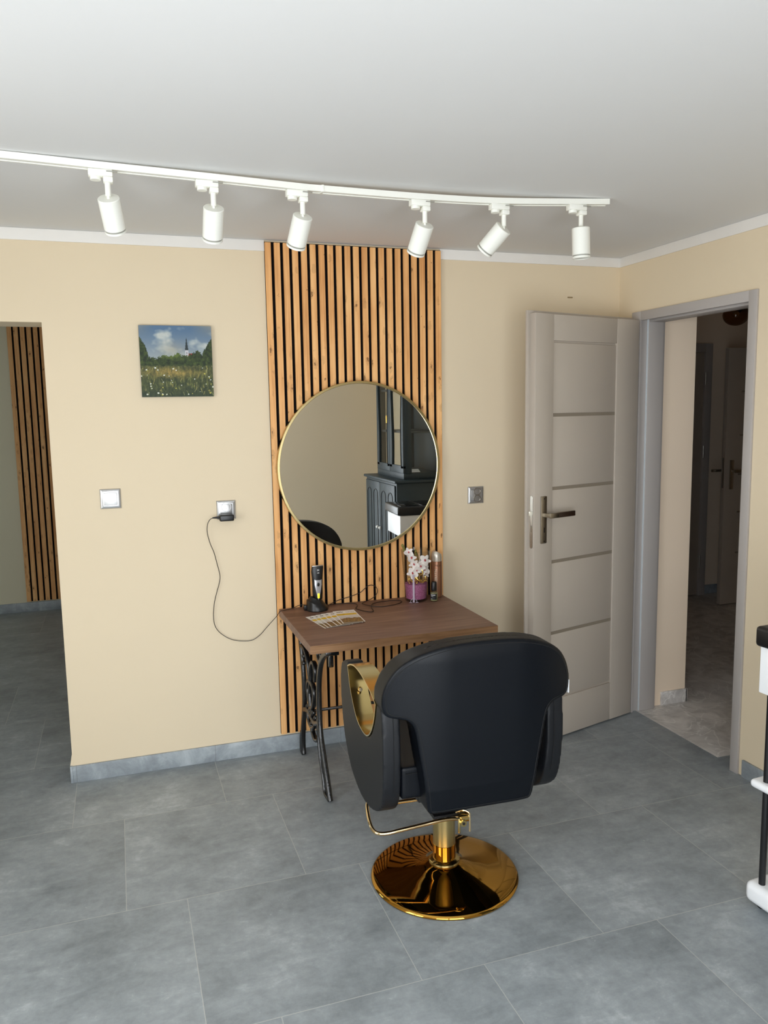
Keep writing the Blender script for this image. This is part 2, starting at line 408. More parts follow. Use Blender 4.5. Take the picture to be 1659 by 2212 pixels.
# windows: frames and panes
def window(name, axis, a0, a1, z0, z1, pos, depth):
    wnd = thing(name, None, None, (0, 0, 0), kind='structure')
    def bx(u0, u1, w0, w1, d0, d1, m, nm):
        b_ = B()
        if axis == 'x': box(b_, d0, d1, u0, u1, w0, w1, 0.004)
        else: box(b_, u0, u1, d0, d1, w0, w1, 0.004)
        obj(nm, b_, m, wnd)
    f = 0.06
    for (u0, u1, w0, w1) in ((a0, a1, z0, z0 + f), (a0, a1, z1 - f, z1), (a0, a0 + f, z0 + f, z1 - f), (a1 - f, a1, z0 + f, z1 - f), ((a0 + a1) / 2 - .05, (a0 + a1) / 2 + .05, z0 + f, z1 - f)):
        bx(u0, u1, w0, w1, pos, pos + depth, M_whitepl, 'window_frame')
    for (u0, u1) in ((a0 + f, (a0 + a1) / 2 - .05), ((a0 + a1) / 2 + .05, a1 - f)):
        bx(u0, u1, z0 + f, z1 - f, pos + depth * .4, pos + depth * .6, M_pane, 'pane')
window('window_1', 'x', LW[0], LW[1], LW[2], LW[3], XL - 0.08, 0.05)
window('window_2', 'y', FW[0], FW[1], FW[2], FW[3], YF - 0.08, 0.05)
# back room beyond the opening
BY = 3.43
bm = B(); box(bm, -3.2, 0.9, BY, BY + .15, 0, ZC); struct('wall_back_room_far', bm, M_backroom)
bm = B(); box(bm, -3.3, -3.2, T, 1.3, 0, ZC); box(bm, -3.3, -3.2, 2.3, BY, 0, ZC); box(bm, -3.3, -3.2, 1.3, 2.3, 0, .9); box(bm, -3.3, -3.2, 1.3, 2.3, 1.9, ZC); struct('wall_back_room_left', bm, M_backroom)
window('added_window_3', 'x', 1.3, 2.3, 0.9, 1.9, -3.27, 0.05)  # unseen window, added so the fill lamp can light the back room
bm = B(); box(bm, 0.8, 0.9, T, BY, 0, ZC); struct('wall_back_room_right', bm, M_backroom)
bm = B(); box(bm, -3.2, XL - T, T - .1, T, 0, ZC); struct('wall_back_room_near', bm, M_backroom)
bm = B(); box(bm, -3.2, 0.8, BY - 0.012, BY, 0, 0.078, 0.001); struct('baseboard_back_room', bm, M_skirt)
# skirting of the room
bm = B(); box(bm, OPX, XR, -0.011, 0, 0, 0.076, 0.0015); box(bm, OPX - 0.011, OPX, -0.011, T, 0, 0.076, 0.0015); struct('baseboard_back', bm, M_skirt)
bm = B(); box(bm, XR - 0.011, XR, YF, DY1 - .045, 0, 0.076, 0.0015); struct('baseboard_right', bm, M_skirt)
bm = B(); box(bm, XL, XL + 0.011, YF, 0, 0, 0.076, 0.0015); struct('baseboard_left', bm, M_skirt)
bm = B(); box(bm, XL, XR, YF, YF + 0.011, 0, 0.076, 0.0015); struct('baseboard_front', bm, M_skirt)
# white strip under the ceiling
bm = B(); box(bm, XL, 0.668, -0.006, 0, ZC - 0.047, ZC - .0005, 0.001); box(bm, 1.506, XR, -0.006, 0, ZC - 0.047, ZC - .0005, 0.001); struct('trim_1', bm, M_white_trim)
bm = B(); box(bm, XR - 0.006, XR, YF, -0.006, ZC - 0.047, ZC - .0005, 0.001); struct('trim_2', bm, M_white_trim)
# plaster corner bead at opening edge, flaring at its foot
bm = B(); prism(bm, [(OPX - 0.010, 0.078), (OPX + 0.004, 0.078), (OPX + 0.004, 0.13), (OPX - 0.001, 0.125)], lambda u, v, w_: Vector((u, w_, v)), -0.0015, T); struct('trim_3', bm, M_wall)
# small wall scuff
bm = B(); box(bm, 2.203, 2.232, -0.0035, 0, 2.156, 2.162, 0.001); tag(obj('wall_scuff', bm, mat('beige_scuff', (150, 128, 92), .7)), 'tiny brownish scuff on the wall above the open door', 'wall mark')

# ------------------------------------------------------------------ hall beyond the door
bm = B(); box(bm, XR + 0.12, 2.871, -0.157, -0.05, 0, ZC); box(bm, 2.80, 2.871, -0.05, 1.85, 0, ZC); struct('wall_hall_left', bm, M_hallwall)
bm = B(); box(bm, 2.871, 6.1, 1.85, 2.0, 0, ZC); struct('wall_hall_far', bm, M_hallwall)
bm = B(); box(bm, XR + 0.12, 6.1, -1.35, -1.20, 0, ZC); struct('wall_hall_near', bm, M_hallwall)
bm = B(); box(bm, 5.9, 6.1, -1.2, 1.85, 0, ZC); struct('wall_hall_end', bm, M_hallwall)
bm = B(); box(bm, XR + 0.20, 2.879, -0.167, -0.157, 0.001, 0.075, 0.001); box(bm, 2.871, 2.881, -.167, 1.85, 0.001, .075, .001); struct('baseboard_hall', bm, M_marble)
bm = B(); box(bm, 4.70, 5.9, 1.838, 1.85, 0.001, 0.075, 0.001); struct('baseboard_hall_far', bm, M_skirt)
# far closed door
d2 = thing('door_2', None, None, (4.25, 1.85, 0), kind='structure')
bm = B(); box(bm, 3.80, 4.60, 1.815, 1.85, 0.01, 2.03, 0.003); obj('door_leaf', bm, M_door, d2)
bm = B(); box(bm, 4.60, 4.67, 1.80, 1.85, 0.001, 2.10, 0.003); box(bm, 3.72, 3.80, 1.80, 1.85, 0.001, 2.10, .003); box(bm, 3.80, 4.60, 1.80, 1.85, 2.03, 2.10, .003); obj('door_frame', bm, M_frame, d2)
for hz in (1.82, 1.22, 0.30):
    bm = B(); cyl(bm, (4.603, 1.797, hz - .05), (4.603, 1.797, hz + .05), 0.008, seg=12); obj('hinge', bm, M_hinge, d2)
# ajar hall door
d3 = thing('door_3', None, None, (4.53, 1.46, 0), kind='structure')
bm = B(); box(bm, 4.53, 5.35, 1.46, 1.50, 0.008, 2.04, 0.003); lf = obj('door_leaf', bm, M_door, d3)
for gz in (0.42, 0.75, 1.05, 1.36, 1.70):
    bm = B(); box(bm, 4.66, 5.22, 1.455, 1.461, gz, gz + .012); obj('glass_strip', bm, M_doordark, d3)
bm = B(); box(bm, 4.5275, 4.531, 1.469, 1.489, 0.95, 1.19, 0.001); obj('lock_plate', bm, M_hinge, d3)
bm = B(); box(bm, 4.575, 4.61, 1.450, 1.46, 0.94, 1.17, 0.002); box(bm, 4.585, 4.60, 1.41, 1.45, 1.075, 1.095, .002); box(bm, 4.585, 4.71, 1.400, 1.412, 1.073, 1.097, .002); obj('door_handle', bm, M_steelgrey, d3)
bm = B(); box(bm, 4.47, 4.59, 1.53, 1.545, 1.075, 1.095, .002); box(bm, 4.575, 4.59, 1.50, 1.53, 1.075, 1.095, .002); obj('door_handle', bm, M_steelgrey, d3)
bm = B(); box(bm, 5.35, 5.43, 1.44, 1.85, 0.001, 2.10); obj('door_frame', bm, M_frame, d3)
# hall ceiling lamp
hl = thing('hall_ceiling_lamp', 'dark hall ceiling lamp with an amber glass globe, seen through the doorway', 'ceiling lamp', (4.02, 0.86, 2.36))
bm = B(); cyl(bm, (4.12, .86, 2.3615), (4.12, .86, 2.335), 0.06); obj('ceiling_rose', bm, M_blackpl, hl)
bm = B(); tube(bm, [(4.12, .86, 2.335), (4.12, .86, 2.26), (4.07, .84, 2.245), (4.03, .83, 2.225)], 0.009); obj('arm', bm, M_blackpl, hl)
bm = B(); r_ = bmesh.ops.create_uvsphere(bm, u_segments=32, v_segments=20, radius=0.085)
for v in bm.verts: v.co = Vector((v.co.x + 4.01, v.co.y + .83, v.co.z * .85 + 2.205))
obj('glass_globe', bm, M_amber, hl)
bm = B(); bmesh.ops.create_uvsphere(bm, u_segments=16, v_segments=12, radius=0.022)
for v in bm.verts: v.co += Vector((4.01, .83, 2.21))
obj('bulb', bm, M_lens, hl)

# ------------------------------------------------------------------ door and its frame
HX, HY = 2.489, -0.205
ang = math.atan2(-0.136 * 1.0, -0.486)
du = Vector((math.cos(ang), math.sin(ang), 0)); dn = Vector((du.y, -du.x, 0))      # dn points away from the room
if dn.y < 0: dn = -dn
def DW(s, n, z): return Vector((HX, HY, 0)) + du * s + dn * n + Vector((0, 0, z))
def dbox(b_, s0, s1, n0, n1, z0, z1, bev=0.0):
    Mx = Matrix(((du.x, dn.x, 0, HX), (du.y, dn.y, 0, HY), (0, 0, 1, 0), (0, 0, 0, 1)))
    box(b_, s0, s1, n0, n1, z0, z1, bev, 2, Mx)
door = thing('door_1', None, None, (HX, HY, 0), kind='structure')
bm = B(); W_ = 0.714; ZB, ZT = 0.008, 2.030
st = 0.116
dbox(bm, 0.0, 0.163, 0.0, 0.038, ZB, ZT, 0.002)                 # hinge stile
dbox(bm, W_ - st, W_, 0.0, 0.038, ZB, ZT, 0.002)               # lock stile
dbox(bm, 0.163, W_ - st, 0.0015, 0.038, 1.912, ZT - 0.001, 0.0015)   # top rail
dbox(bm, 0.163, W_ - st, 0.0015, 0.038, ZB + .001, 0.205, 0.0015)
for z0, z1 in ((0.215, 0.530), (0.546, 0.878), (0.894, 1.226), (1.242, 1.567), (1.583, 1.902)):
    dbox(bm, 0.166, W_ - st - .002, 0.006, 0.034, z0, z1, 0.001)
dbox(bm, 0.150, W_ - st + .010, 0.012, 0.030, 0.2, 1.92)
dbox(bm, -0.004, W_ + 0.014, 0.038, 0.052, ZB, ZT + 0.014, 0.003)      # rebate lip at the far side
leaf = obj('door_leaf', bm, M_door, door, 25)
for z0 in (0.530, 0.878, 1.226, 1.567):
    bm = B(); dbox(bm, 0.164, W_ - st, 0.0075, 0.014, z0, z0 + 0.016, 0); obj('glass_strip', bm, M_doordark, leaf)
bm = B()
pl_ = [(0.010 * math.cos(a), 0.112 * (1 if math.sin(a) >= 0 else -1) + 0.010 * math.sin(a)) for a in [k * PI / 8 for k in range(16)]]
prism(bm, pl_, lambda u, v, w_: DW(W_ + w_, 0.0185 + u, 1.085 + v), 0.0, 0.002); obj('lock_plate', bm, M_hinge, leaf)
bm = B(); dbox(bm, W_, W_ + 0.013, 0.010, 0.024, 1.115, 1.135, 0.001); obj('latch', bm, mat('bright_latch', (240, 238, 225), .3, 0.3), leaf)
bm = B(); dbox(bm, W_ + .001, W_ + 0.0026, 0.0175, 0.0195, 1.04, 1.07); obj('lock_slot', bm, M_hole, leaf)
hp = B(); dbox(hp, 0.640, 0.676, -0.008, 0.0, 0.983, 1.203, 0.0025); hplate = obj('handle_plate', hp, M_steelgrey, leaf)
bm = B(); dbox(bm, 0.651, 0.667, -0.048, -0.008, 1.108, 1.126, 0.002); dbox(bm, 0.612, 0.667, -0.058, -0.046, 1.105, 1.129, 0.003); dbox(bm, 0.500, 0.614, -0.054, -0.046, 1.104, 1.130, .003); obj('handle', bm, M_steelgrey, leaf)
bm = B(); dbox(bm, 0.503, 0.612, -0.0565, -0.054, 1.106, 1.128, 0.001); obj('handle_inlay', bm, M_grip, leaf)
bm = B(); dbox(bm, 0.655, 0.660, -0.0088, -0.008, 1.034, 1.058, 0.0003)
for z_ in (0.994, 1.192): cyl(bm, DW(.658, -.0086, z_), DW(.658, -.008, z_), 0.0035, seg=10)
obj('keyhole', bm, M_hole, leaf)
# frame: casing on the room side, stepped jambs
fr = B()
cw = 0.045
box(fr, XR - 0.012, XR + 0.0, DY0 + .024 - cw - .024, DY0 + .024, 0, DZ + .014, 0.002)
box(fr, XR - 0.012, XR + 0.0, DY1 - .020, DY1 + cw - .020, 0, DZ + .014, 0.002)
box(fr, XR - 0.012, XR + 0.0, DY1 - .020 + cw, DY0 - cw, DZ - .031, DZ + .014, 0.002)
box(fr, XR, XR + 0.15, DY0 - 0.028, DY0, 0, DZ, 0.002); box(fr, XR, XR + 0.15, DY1, DY1 + 0.025, 0, DZ, 0.002)
box(fr, XR, XR + 0.15, DY1 + 0.025, DY0 - .028, DZ - 0.022, DZ, 0.002)
box(fr, XR + 0.045, XR + 0.135, DY0 - 0.040, DY0 - .028, 0.001, DZ - .022, 0.003); box(fr, XR + 0.045, XR + 0.135, DY1 + 0.025, DY1 + 0.037, 0.001, DZ - .022, 0.003)
box(fr, XR + 0.045, XR + 0.135, DY1 + .037, DY0 - .040, DZ - 0.036, DZ - .022, 0.003)
box(fr, XR + 0.12, XR + 0.132, DY0, DY0 + .006, 0.001, DZ, 0.002)
frame = obj('door_frame', fr, M_frame, door, 25)
bm = B(); box(bm, XR + 0.041, XR + 0.046, DY0 - 0.036, DY0 - .029, 0.002, DZ - .023); box(bm, XR + 0.041, XR + 0.046, DY1 + .029, DY1 + .034, 0.002, DZ - .023); obj('door_seal', bm, mat('pale_rubber_seal', (205, 212, 216), .5), frame)
for hz in (1.80, 1.0, 0.25):
    bm = B(); cyl(bm, (2.497, -0.176, hz - .045), (2.497, -0.176, hz + .045), 0.007, seg=12); obj('hinge', bm, M_hinge, frame)

# ------------------------------------------------------------------ slat panels
def slat_panel(name, label, x0, x1, y, n, sw, z0, z1, m):
    t = thing(name, label, 'wall panel', ((x0 + x1) / 2, y, z0))
    bm = B(); box(bm, x0, x1, y - 0.012, y, z0, z1); obj('felt_backing', bm, M_felt, t)
    bm = B(); pitch = (x1 - x0 - sw) / (n - 1)
    for k in range(n):
        a = x0 + k * pitch; box(bm, a, a + sw, y - 0.022, y - 0.012, z0, z1 - 0.003, 0.001, 1)
    obj('oak_slats', bm, m, t); return t
M_slat = slat_mat('knotty_oak_slats', 0.04046, 0.6613)
slat_panel('slat_wall_panel', 'tall knotty oak slat panel on black felt behind the round mirror and desk', 0.668, 1.504, 0.0, 21, 0.0268, 0.088, 2.354, M_slat)
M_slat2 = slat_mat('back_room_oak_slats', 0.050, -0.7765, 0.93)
slat_panel('slat_wall_panel', 'oak slat panel in the dim back room, seen through the opening on the left', -0.770, 0.032, BY, 17, 0.034, 0.088, 2.35, M_slat2)

# ------------------------------------------------------------------ round mirror
MC = Vector((1.082, 0, 1.349)); MR = 0.397
mi = thing('round_wall_mirror', 'large round wall mirror in a thin champagne gold frame on the slats', 'mirror', (MC.x, -0.022, MC.z))
MX = Matrix.Translation((MC.x, -0.022, MC.z)) @ Matrix.Rotation(PI / 2, 4, 'X')
bm = B(); lathe(bm, [(MR - .012, 0.0), (MR, 0.0), (MR, 0.028), (MR - .0015, 0.030), (MR - .0105, 0.030), (MR - .012, 0.028), (MR - .012, 0.0)], seg=160, M=MX, cap=False); obj('mirror_frame', bm, M_mframe, mi)
bm = B(); lathe(bm, [(0, 0.001), (MR - .0115, 0.001), (MR - .0115, 0.024), (0, 0.024)], seg=160, M=MX, cap=False); obj('mirror_glass', bm, M_mirror, mi, 20)

# ------------------------------------------------------------------ painting
def painted_grid(nx, nz, fn, place):
    bm = bmesh.new(); lay = bm.verts.layers.float_color.new('paint'); vs = []
    for j in range(nz + 1):
        row = []
        for i in range(nx + 1):
            u, v = i / nx, j / nz; q = bm.verts.new(place(u, v)); q[lay] = lin(tuple(max(0, min(255, c)) for c in fn(u, v))); row.append(q)
        vs.append(row)
    for j in range(nz):
        for i in range(nx): bm.faces.new((vs[j][i], vs[j][i + 1], vs[j + 1][i + 1], vs[j + 1][i]))
    return bm
NZ = lambda x, y, z=0: noise.noise(Vector((x, y, z)))
def mixc(a, b, f): f = max(0, min(1, f)); return tuple(a[k] + (b[k] - a[k]) * f for k in range(3))
strokes = [(random.random(), random.random() * .44, random.uniform(-.5, .5), random.uniform(.02, .07), random.choice([(150, 150, 100), (170, 158, 90), (110, 120, 60)])) for _ in range(110)]
dots = [(random.random(), random.random() ** 1.3 * .40 + .02, random.uniform(.005, .013), random.choice([(235, 238, 225), (225, 228, 215), (215, 205, 90)])) for _ in range(42)]
def landscape(u, v):
    # v up
    t = v
    c = mixc((150, 160, 165), (84, 112, 142), (v - .55) / .4)
    cl = NZ(u * 4, v * 6, 1.3) + .5 * NZ(u * 9, v * 13, 2) + .25 * NZ(u * 20, v * 26, 5)
    c = mixc(c, (186, 192, 188), max(0, cl * 1.5 + .15 - abs(v - .72) * 1.6))
    c = mixc(c, (150, 146, 132), max(0, (1 - abs(u - .45) * 4) * (1 - abs(v - .66) * 6)) * .6)
    # church
    xr = u - 0.645
    if .655 < v < .835 and abs(xr) < .022 * (.835 - v) / .18 + .002: c = (40, 52, 56)
    if .56 < v <= .655 and abs(xr) < .022: c = (196, 196, 200) if not (.60 < v < .635 and (abs(xr - .006) < .004 or abs(xr + .006) < .004)) else (90, 90, 95)
    if .58 < v < .615 and .665 < u < .735: c = (158, 52, 52)
    hor = .575 + .05 * NZ(u * 7, .3) + .03 * NZ(u * 24, 1.7)
    hor += .26 * max(0, 1 - u / .115) ** .7 + .05 * max(0, 1 - abs(u - .55) * 6)
    hor += .22 * max(0, (u - .86) / .14) ** .8 + .05 * max(0, 1 - abs(u - .80) * 14)
    if u > .62 and u < .68: hor = min(hor, .585)
    hor += .03 * NZ(u * 60, v * 60)
    if v < hor:
        n = NZ(u * 22, v * 22, 3) + .6 * NZ(u * 55, v * 55, 4)
        c = mixc((30, 44, 26), (82, 96, 44), .35 + n * .7)
        c = mixc(c, (110, 128, 56), max(0, 1 - abs(u - .42) * 3.4) * max(0, 1 - abs(v - .59) * 14))
    if v < .44 + .03 * NZ(u * 18, 7):
        n = NZ(u * 30, v * 14, 6) + .6 * NZ(u * 70, v * 50, 8)
        band = max(0, 1 - abs(v - .345 + .03 * NZ(u * 8, 2)) * 9) * max(0.15, 1 - abs(u - .42) * 1.6)
        c = mixc((48, 58, 38), (104, 108, 62), .35 + n * .7)
        c = mixc(c, (176, 146, 78), band * (.75 + n * .5))
        c = mixc(c, (40, 54, 44), max(0, (.16 - v) * 4))
        for (sx, s0, sl, ln, col) in strokes:
            dv = v - s0
            if 0 < dv < ln and abs(u - sx - dv * sl - dv * dv * 3 * sl) < .0035: c = mixc(c, col, .8)
        for (dx, dz, r_, col) in dots:
            if (u - dx) ** 2 + ((v - dz) * 1.3) ** 2 < r_ * r_: c = col
    return c
PX0, PX1, PZ0, PZ1 = 0.1175, 0.4200, 1.683, 1.985
pt = thing('canvas_painting', 'small square unframed landscape painting with a church steeple over a meadow', 'painting', ((PX0 + PX1) / 2, 0, (PZ0 + PZ1) / 2))
bm = B(); box(bm, PX0, PX1, -0.0185, -0.001, PZ0, PZ1, 0.001); obj('canvas_stretcher', bm, mat('painted_canvas_edge', (48, 70, 72), .7, scale=20, var=.3), pt)
bm = painted_grid(200, 200, landscape, lambda u, v: Vector((PX0 + u * (PX1 - PX0), -0.0190, PZ0 + v * (PZ1 - PZ0)))); obj('painted_surface', bm, vcol_mat('oil_paint', .7), pt)

# ------------------------------------------------------------------ switch and sockets
def plate_frame(t, cx, cz, h=0.0425, inner=0.0275):
    bm = B()
    prof = [(h, 0.0), (h, 0.003), (h - .003, 0.0065), (inner + .004, 0.0095), (inner, 0.0095), (inner, 0.004)]
    rings = []
    for (hh, d) in prof:
        rings.append([bm.verts.new((cx + sx * hh, -d - .0005, cz + sz * hh)) for sx, sz in ((-1, -1), (1, -1), (1, 1), (-1, 1))])
    for a, b in zip(rings, rings[1:]):
        for k in range(4): bm.faces.new((a[k], a[(k + 1) % 4], b[(k + 1) % 4], b[k]))
    return obj('cover_frame', bm, M_silver, t, 25)
sw = thing('light_switch', 'square silver light switch on the cream wall left of the charger socket', 'light switch', (-0.036, 0, 1.251))
plate_frame(sw, -0.036, 1.251)
bm = B(); box(bm, -0.0632, -0.0088, -0.0115, -0.0035, 1.2238, 1.2782, 0.0012); obj('rocker', bm, M_silver2, sw)
def socket_cup(t, cx, cz, R, dz=0.0):
    MXs = Matrix.Translation((cx, 0, cz)) @ Matrix.Rotation(PI / 2, 4, 'X')
    bm = B(); lathe(bm, [(R + .0025, .008), (R + .0022, .0115), (R, .0115), (R - .001, .005), (0, .005)], seg=40, M=MXs, cap=False); return bm
so = thing('wall_socket', 'square silver wall socket with a black charger hanging under it', 'power socket', (0.4545, 0, 1.1755))
plate_frame(so, 0.4545, 1.1755)
bm = B(); box(bm, 0.4272, 0.4818, -0.0090, -0.0035, 1.1482, 1.2028, 0.001); obj('socket_body', bm, M_silver, so)
bm = socket_cup(so, .4545, 1.189, .0195); obj('socket_cup', bm, mat('light_grey_socket_cup', (226, 226, 230), .35), so)
bm = B()
for dx in (-.0095, .0095): cyl(bm, (.4545 + dx, -.0062, 1.1905), (.4545 + dx, -.0052, 1.1905), .0025, seg=12)
obj('contact_holes', bm, M_hole, so)
bm = B(); cyl(bm, (.4545, -.005, 1.180), (.4545, -.019, 1.180), .0022, seg=12); obj('earth_pin', bm, M_hinge, so)
s2 = thing('wall_socket', 'square silver double socket on the wall between the mirror and the open door', 'power socket', (1.691, 0, 1.181))
plate_frame(s2, 1.691, 1.181)
bm = B(); box(bm, 1.6637, 1.7183, -0.0085, -0.0035, 1.1537, 1.2083, 0.001); obj('socket_body', bm, M_silver, s2)
for dz in (.018, -.018):
    bm = socket_cup(s2, 1.697, 1.181 + dz, .0165); obj('socket_cup', bm, M_steelgrey, s2)
    bm = B()
    for dx in (-.0095, .0095): cyl(bm, (1.697 + dx, -.0062, 1.182 + dz), (1.697 + dx, -.0052, 1.182 + dz), .0024, seg=12)
    obj('contact_holes', bm, M_hole, s2)
# charger plugged in with its cord
ch = thing('power_adapter', 'black wall charger in the left socket, thin cord hanging down to the desk', 'charger', (0.445, -0.03, 1.15))
bm = B(); box(bm, 0.418, 0.481, -0.062, -0.0125, 1.131, 1.159, 0.005, 3); box(bm, .440, .469, -.0125, -.0095, 1.135, 1.155, .001); obj('adapter_body', bm, M_blackpl, ch)
bm = B(); tube(bm, [(0.418, -0.036, 1.146), (.405, -.036, 1.147), (.388, -.036, 1.1465)], [.0058, .0048, .0030], 12); obj('strain_relief', bm, M_blackcab, ch)
cp_ = [(.390, -.036, 1.1465), (.376, -.034, 1.138), (.3655, -.030, 1.115), (.364, -.024, 1.080), (.375, -.018, 1.03), (.391, -.014, .985), (.402, -.013, .935), (.412, -.014, .885), (.410, -.013, .85), (.395, -.012, .80), (.383, -.012, .755), (.376, -.012, .70), (.379, -.012, .655), (.392, -.013, .625), (.418, -.014, .598), (.452, -.014, .576), (.494, -.014, .564), (.545, -.015, .562), (.583, -.017, .583), (.610, -.022, .612), (.638, -.032, .645), (.660, -.05, .675), (.672, -.066, .699), (.685, -.072, .7035), (.73, -.055, .7045), (.765, -.042, .712), (.79, -.050, .716)]
bm = B(); tube(bm, spline(cp_, 7), 0.0015, 8); obj('cord', bm, M_blackcab, ch)

# ------------------------------------------------------------------ ceiling track and spotlights
TRK = [(-3.0 + 1.5, -1.03, 2.3425), (-0.6, -1.02, 2.3422), (-0.27, -1.005, 2.341), (0.0, -.985, 2.338), (.31, -.970, 2.333), (.61, -.955, 2.327), (.69, -.952, 2.3265), (1.03, -.95, 2.325), (1.32, -.955, 2.328), (1.60, -.98, 2.337), (1.755, -.998, 2.3420)]
tk = thing('ceiling_track_rail', 'long white lighting rail on the ceiling carrying the spotlights', 'light track', (0.69, -.952, 2.3265))
TS = [Vector(q) for q in TRK]
def ribbon(pts, y0, y1, z0, z1, taper=0):
    bm = bmesh.new(); rings = []
    for q in pts:
        rings.append([bm.verts.new(q + Vector((0, a, b))) for a, b in ((y0, z0), (y1, z0), (y1, z1), (y0, z1))])
    for a, b in zip(rings, rings[1:]):
        for k in range(4): bm.faces.new((a[k], a[(k + 1) % 4], b[(k + 1) % 4], b[k]))
    bm.faces.new(rings[0][::-1]); bm.faces.new(rings[-1]); return bm
segA = spline(TS, 6)
kk = min(range(len(segA)), key=lambda i: abs(segA[i].x - .69)); la = segA[:kk + 1]; lb = segA[kk:]
o = obj('rail', ribbon(la, -.0175, .0175, 0.002, .0195), M_lampw, tk, 25); o = obj('rail', ribbon(lb, -.0175, .0175, 0.002, .0195), M_lampw, tk, 25)
bm = ribbon(segA, -.0175, -.010, 0.0, .002); obj('rail_lip', bm, M_lampw, tk); bm = ribbon(segA, .010, .0175, 0.0, .002); obj('rail_lip', bm, M_lampw, tk)
bm = B(); box(bm, .686, .694, -.9715, -.9325, 2.3255, 2.3475, .0008); obj('joint_clip', bm, M_lampw, tk)
def zt(x):
    for a, b in zip(segA, segA[1:]):
        if a.x <= x <= b.x:
            f = (x - a.x) / (b.x - a.x + 1e-9); return a.y + (b.y - a.y) * f, a.z + (b.z - a.z) * f
spots = [(0.016, 0.016, 0.155, 0.60, 'leftmost of the six'), (0.330, 0.330, 0.0, 0.60, 'second from the left, its head hanging straight'),
         (0.620, 0.620, -.11, 0.60, 'above the left edge of the slat panel'), (1.052, 1.052, -.10, 0.60, 'above the right edge of the slat panel'),
         (1.352, 1.352, -.42, 0.62, 'tilted most strongly to the left'), (1.650, 1.650, 0.05, 0.02, 'nearest the rail end, showing its lens')]
for (sx, _, lx, ly, words) in spots:
    yy, zz = zt(sx)
    t = thing('track_spotlight', 'white cylindrical ceiling spotlight on the rail, ' + words, 'spotlight', (sx, yy, zz), 0, 'spotlights on the white ceiling rail')
    bm = B(); box(bm, sx - .050, sx + .020, yy - .016, yy + .016, zz - .020, zz, .003, 2); box(bm, sx - .008, sx + .020, yy - .016, yy + .016, zz - .036, zz - .020, .003, 2)
    obj('rail_adapter', bm, M_lampw, t)
    bm = B(); cyl(bm, (sx - .030, yy, zz - .020), (sx - .030, yy, zz - .030), .0155, seg=24); obj('selector_knob', bm, M_lampw, t)
    bm = B(); box(bm, sx + .002, sx + .034, yy - .019, yy - .013, zz - .0075, zz - .0045, .0008); obj('lock_lever', bm, M_lampring, t)
    piv = Vector((sx + .004, yy, zz - .078))
    bm = B(); cyl(bm, (sx + .004, yy, zz - .036), piv + Vector((0, 0, .004)), .0085, seg=20); cyl(bm, piv + Vector((0, 0, .006)), piv - Vector((0, 0, .006)), .0045, seg=12); obj('stem', bm, M_lampw, t)
    d = Vector((lx, ly, -math.sqrt(max(0.05, 1 - lx * lx - ly * ly)))).normalized()
    q = Vector((0, 0, -1)).rotation_difference(d).to_matrix().to_4x4()
    Mh = Matrix.Translation(piv) @ q
    R_ = .0325; L_ = .098
    bm = B(); lathe(bm, [(0, -.001), (R_ - .002, -.001), (R_, -.003), (R_, -L_ + .002), (R_ - .003, -L_), (0, -L_)], seg=48, M=Mh, cap=False); obj('lamp_head', bm, M_lampw, t)
    bm = B(); lathe(bm, [(R_ - .002, -L_ + .0005), (R_ - .002, -L_ - .004)], seg=48, M=Mh, cap=False); obj('groove_ring', bm, M_lampring, t)
    bm = B(); lathe(bm, [(R_ - .003, -L_ - .0035), (R_, -L_ - .0035), (R_, -L_ - .010), (R_ - .004, -L_ - .012), (R_ - .006, -L_ - .009)], seg=48, M=Mh, cap=False); obj('front_ring', bm, M_lampw, t)
    bm = B(); lathe(bm, [(R_ - .005, -L_ - .008), (0, -L_ - .008)], seg=48, M=Mh, cap=False); obj('lens', bm, M_lens, t)

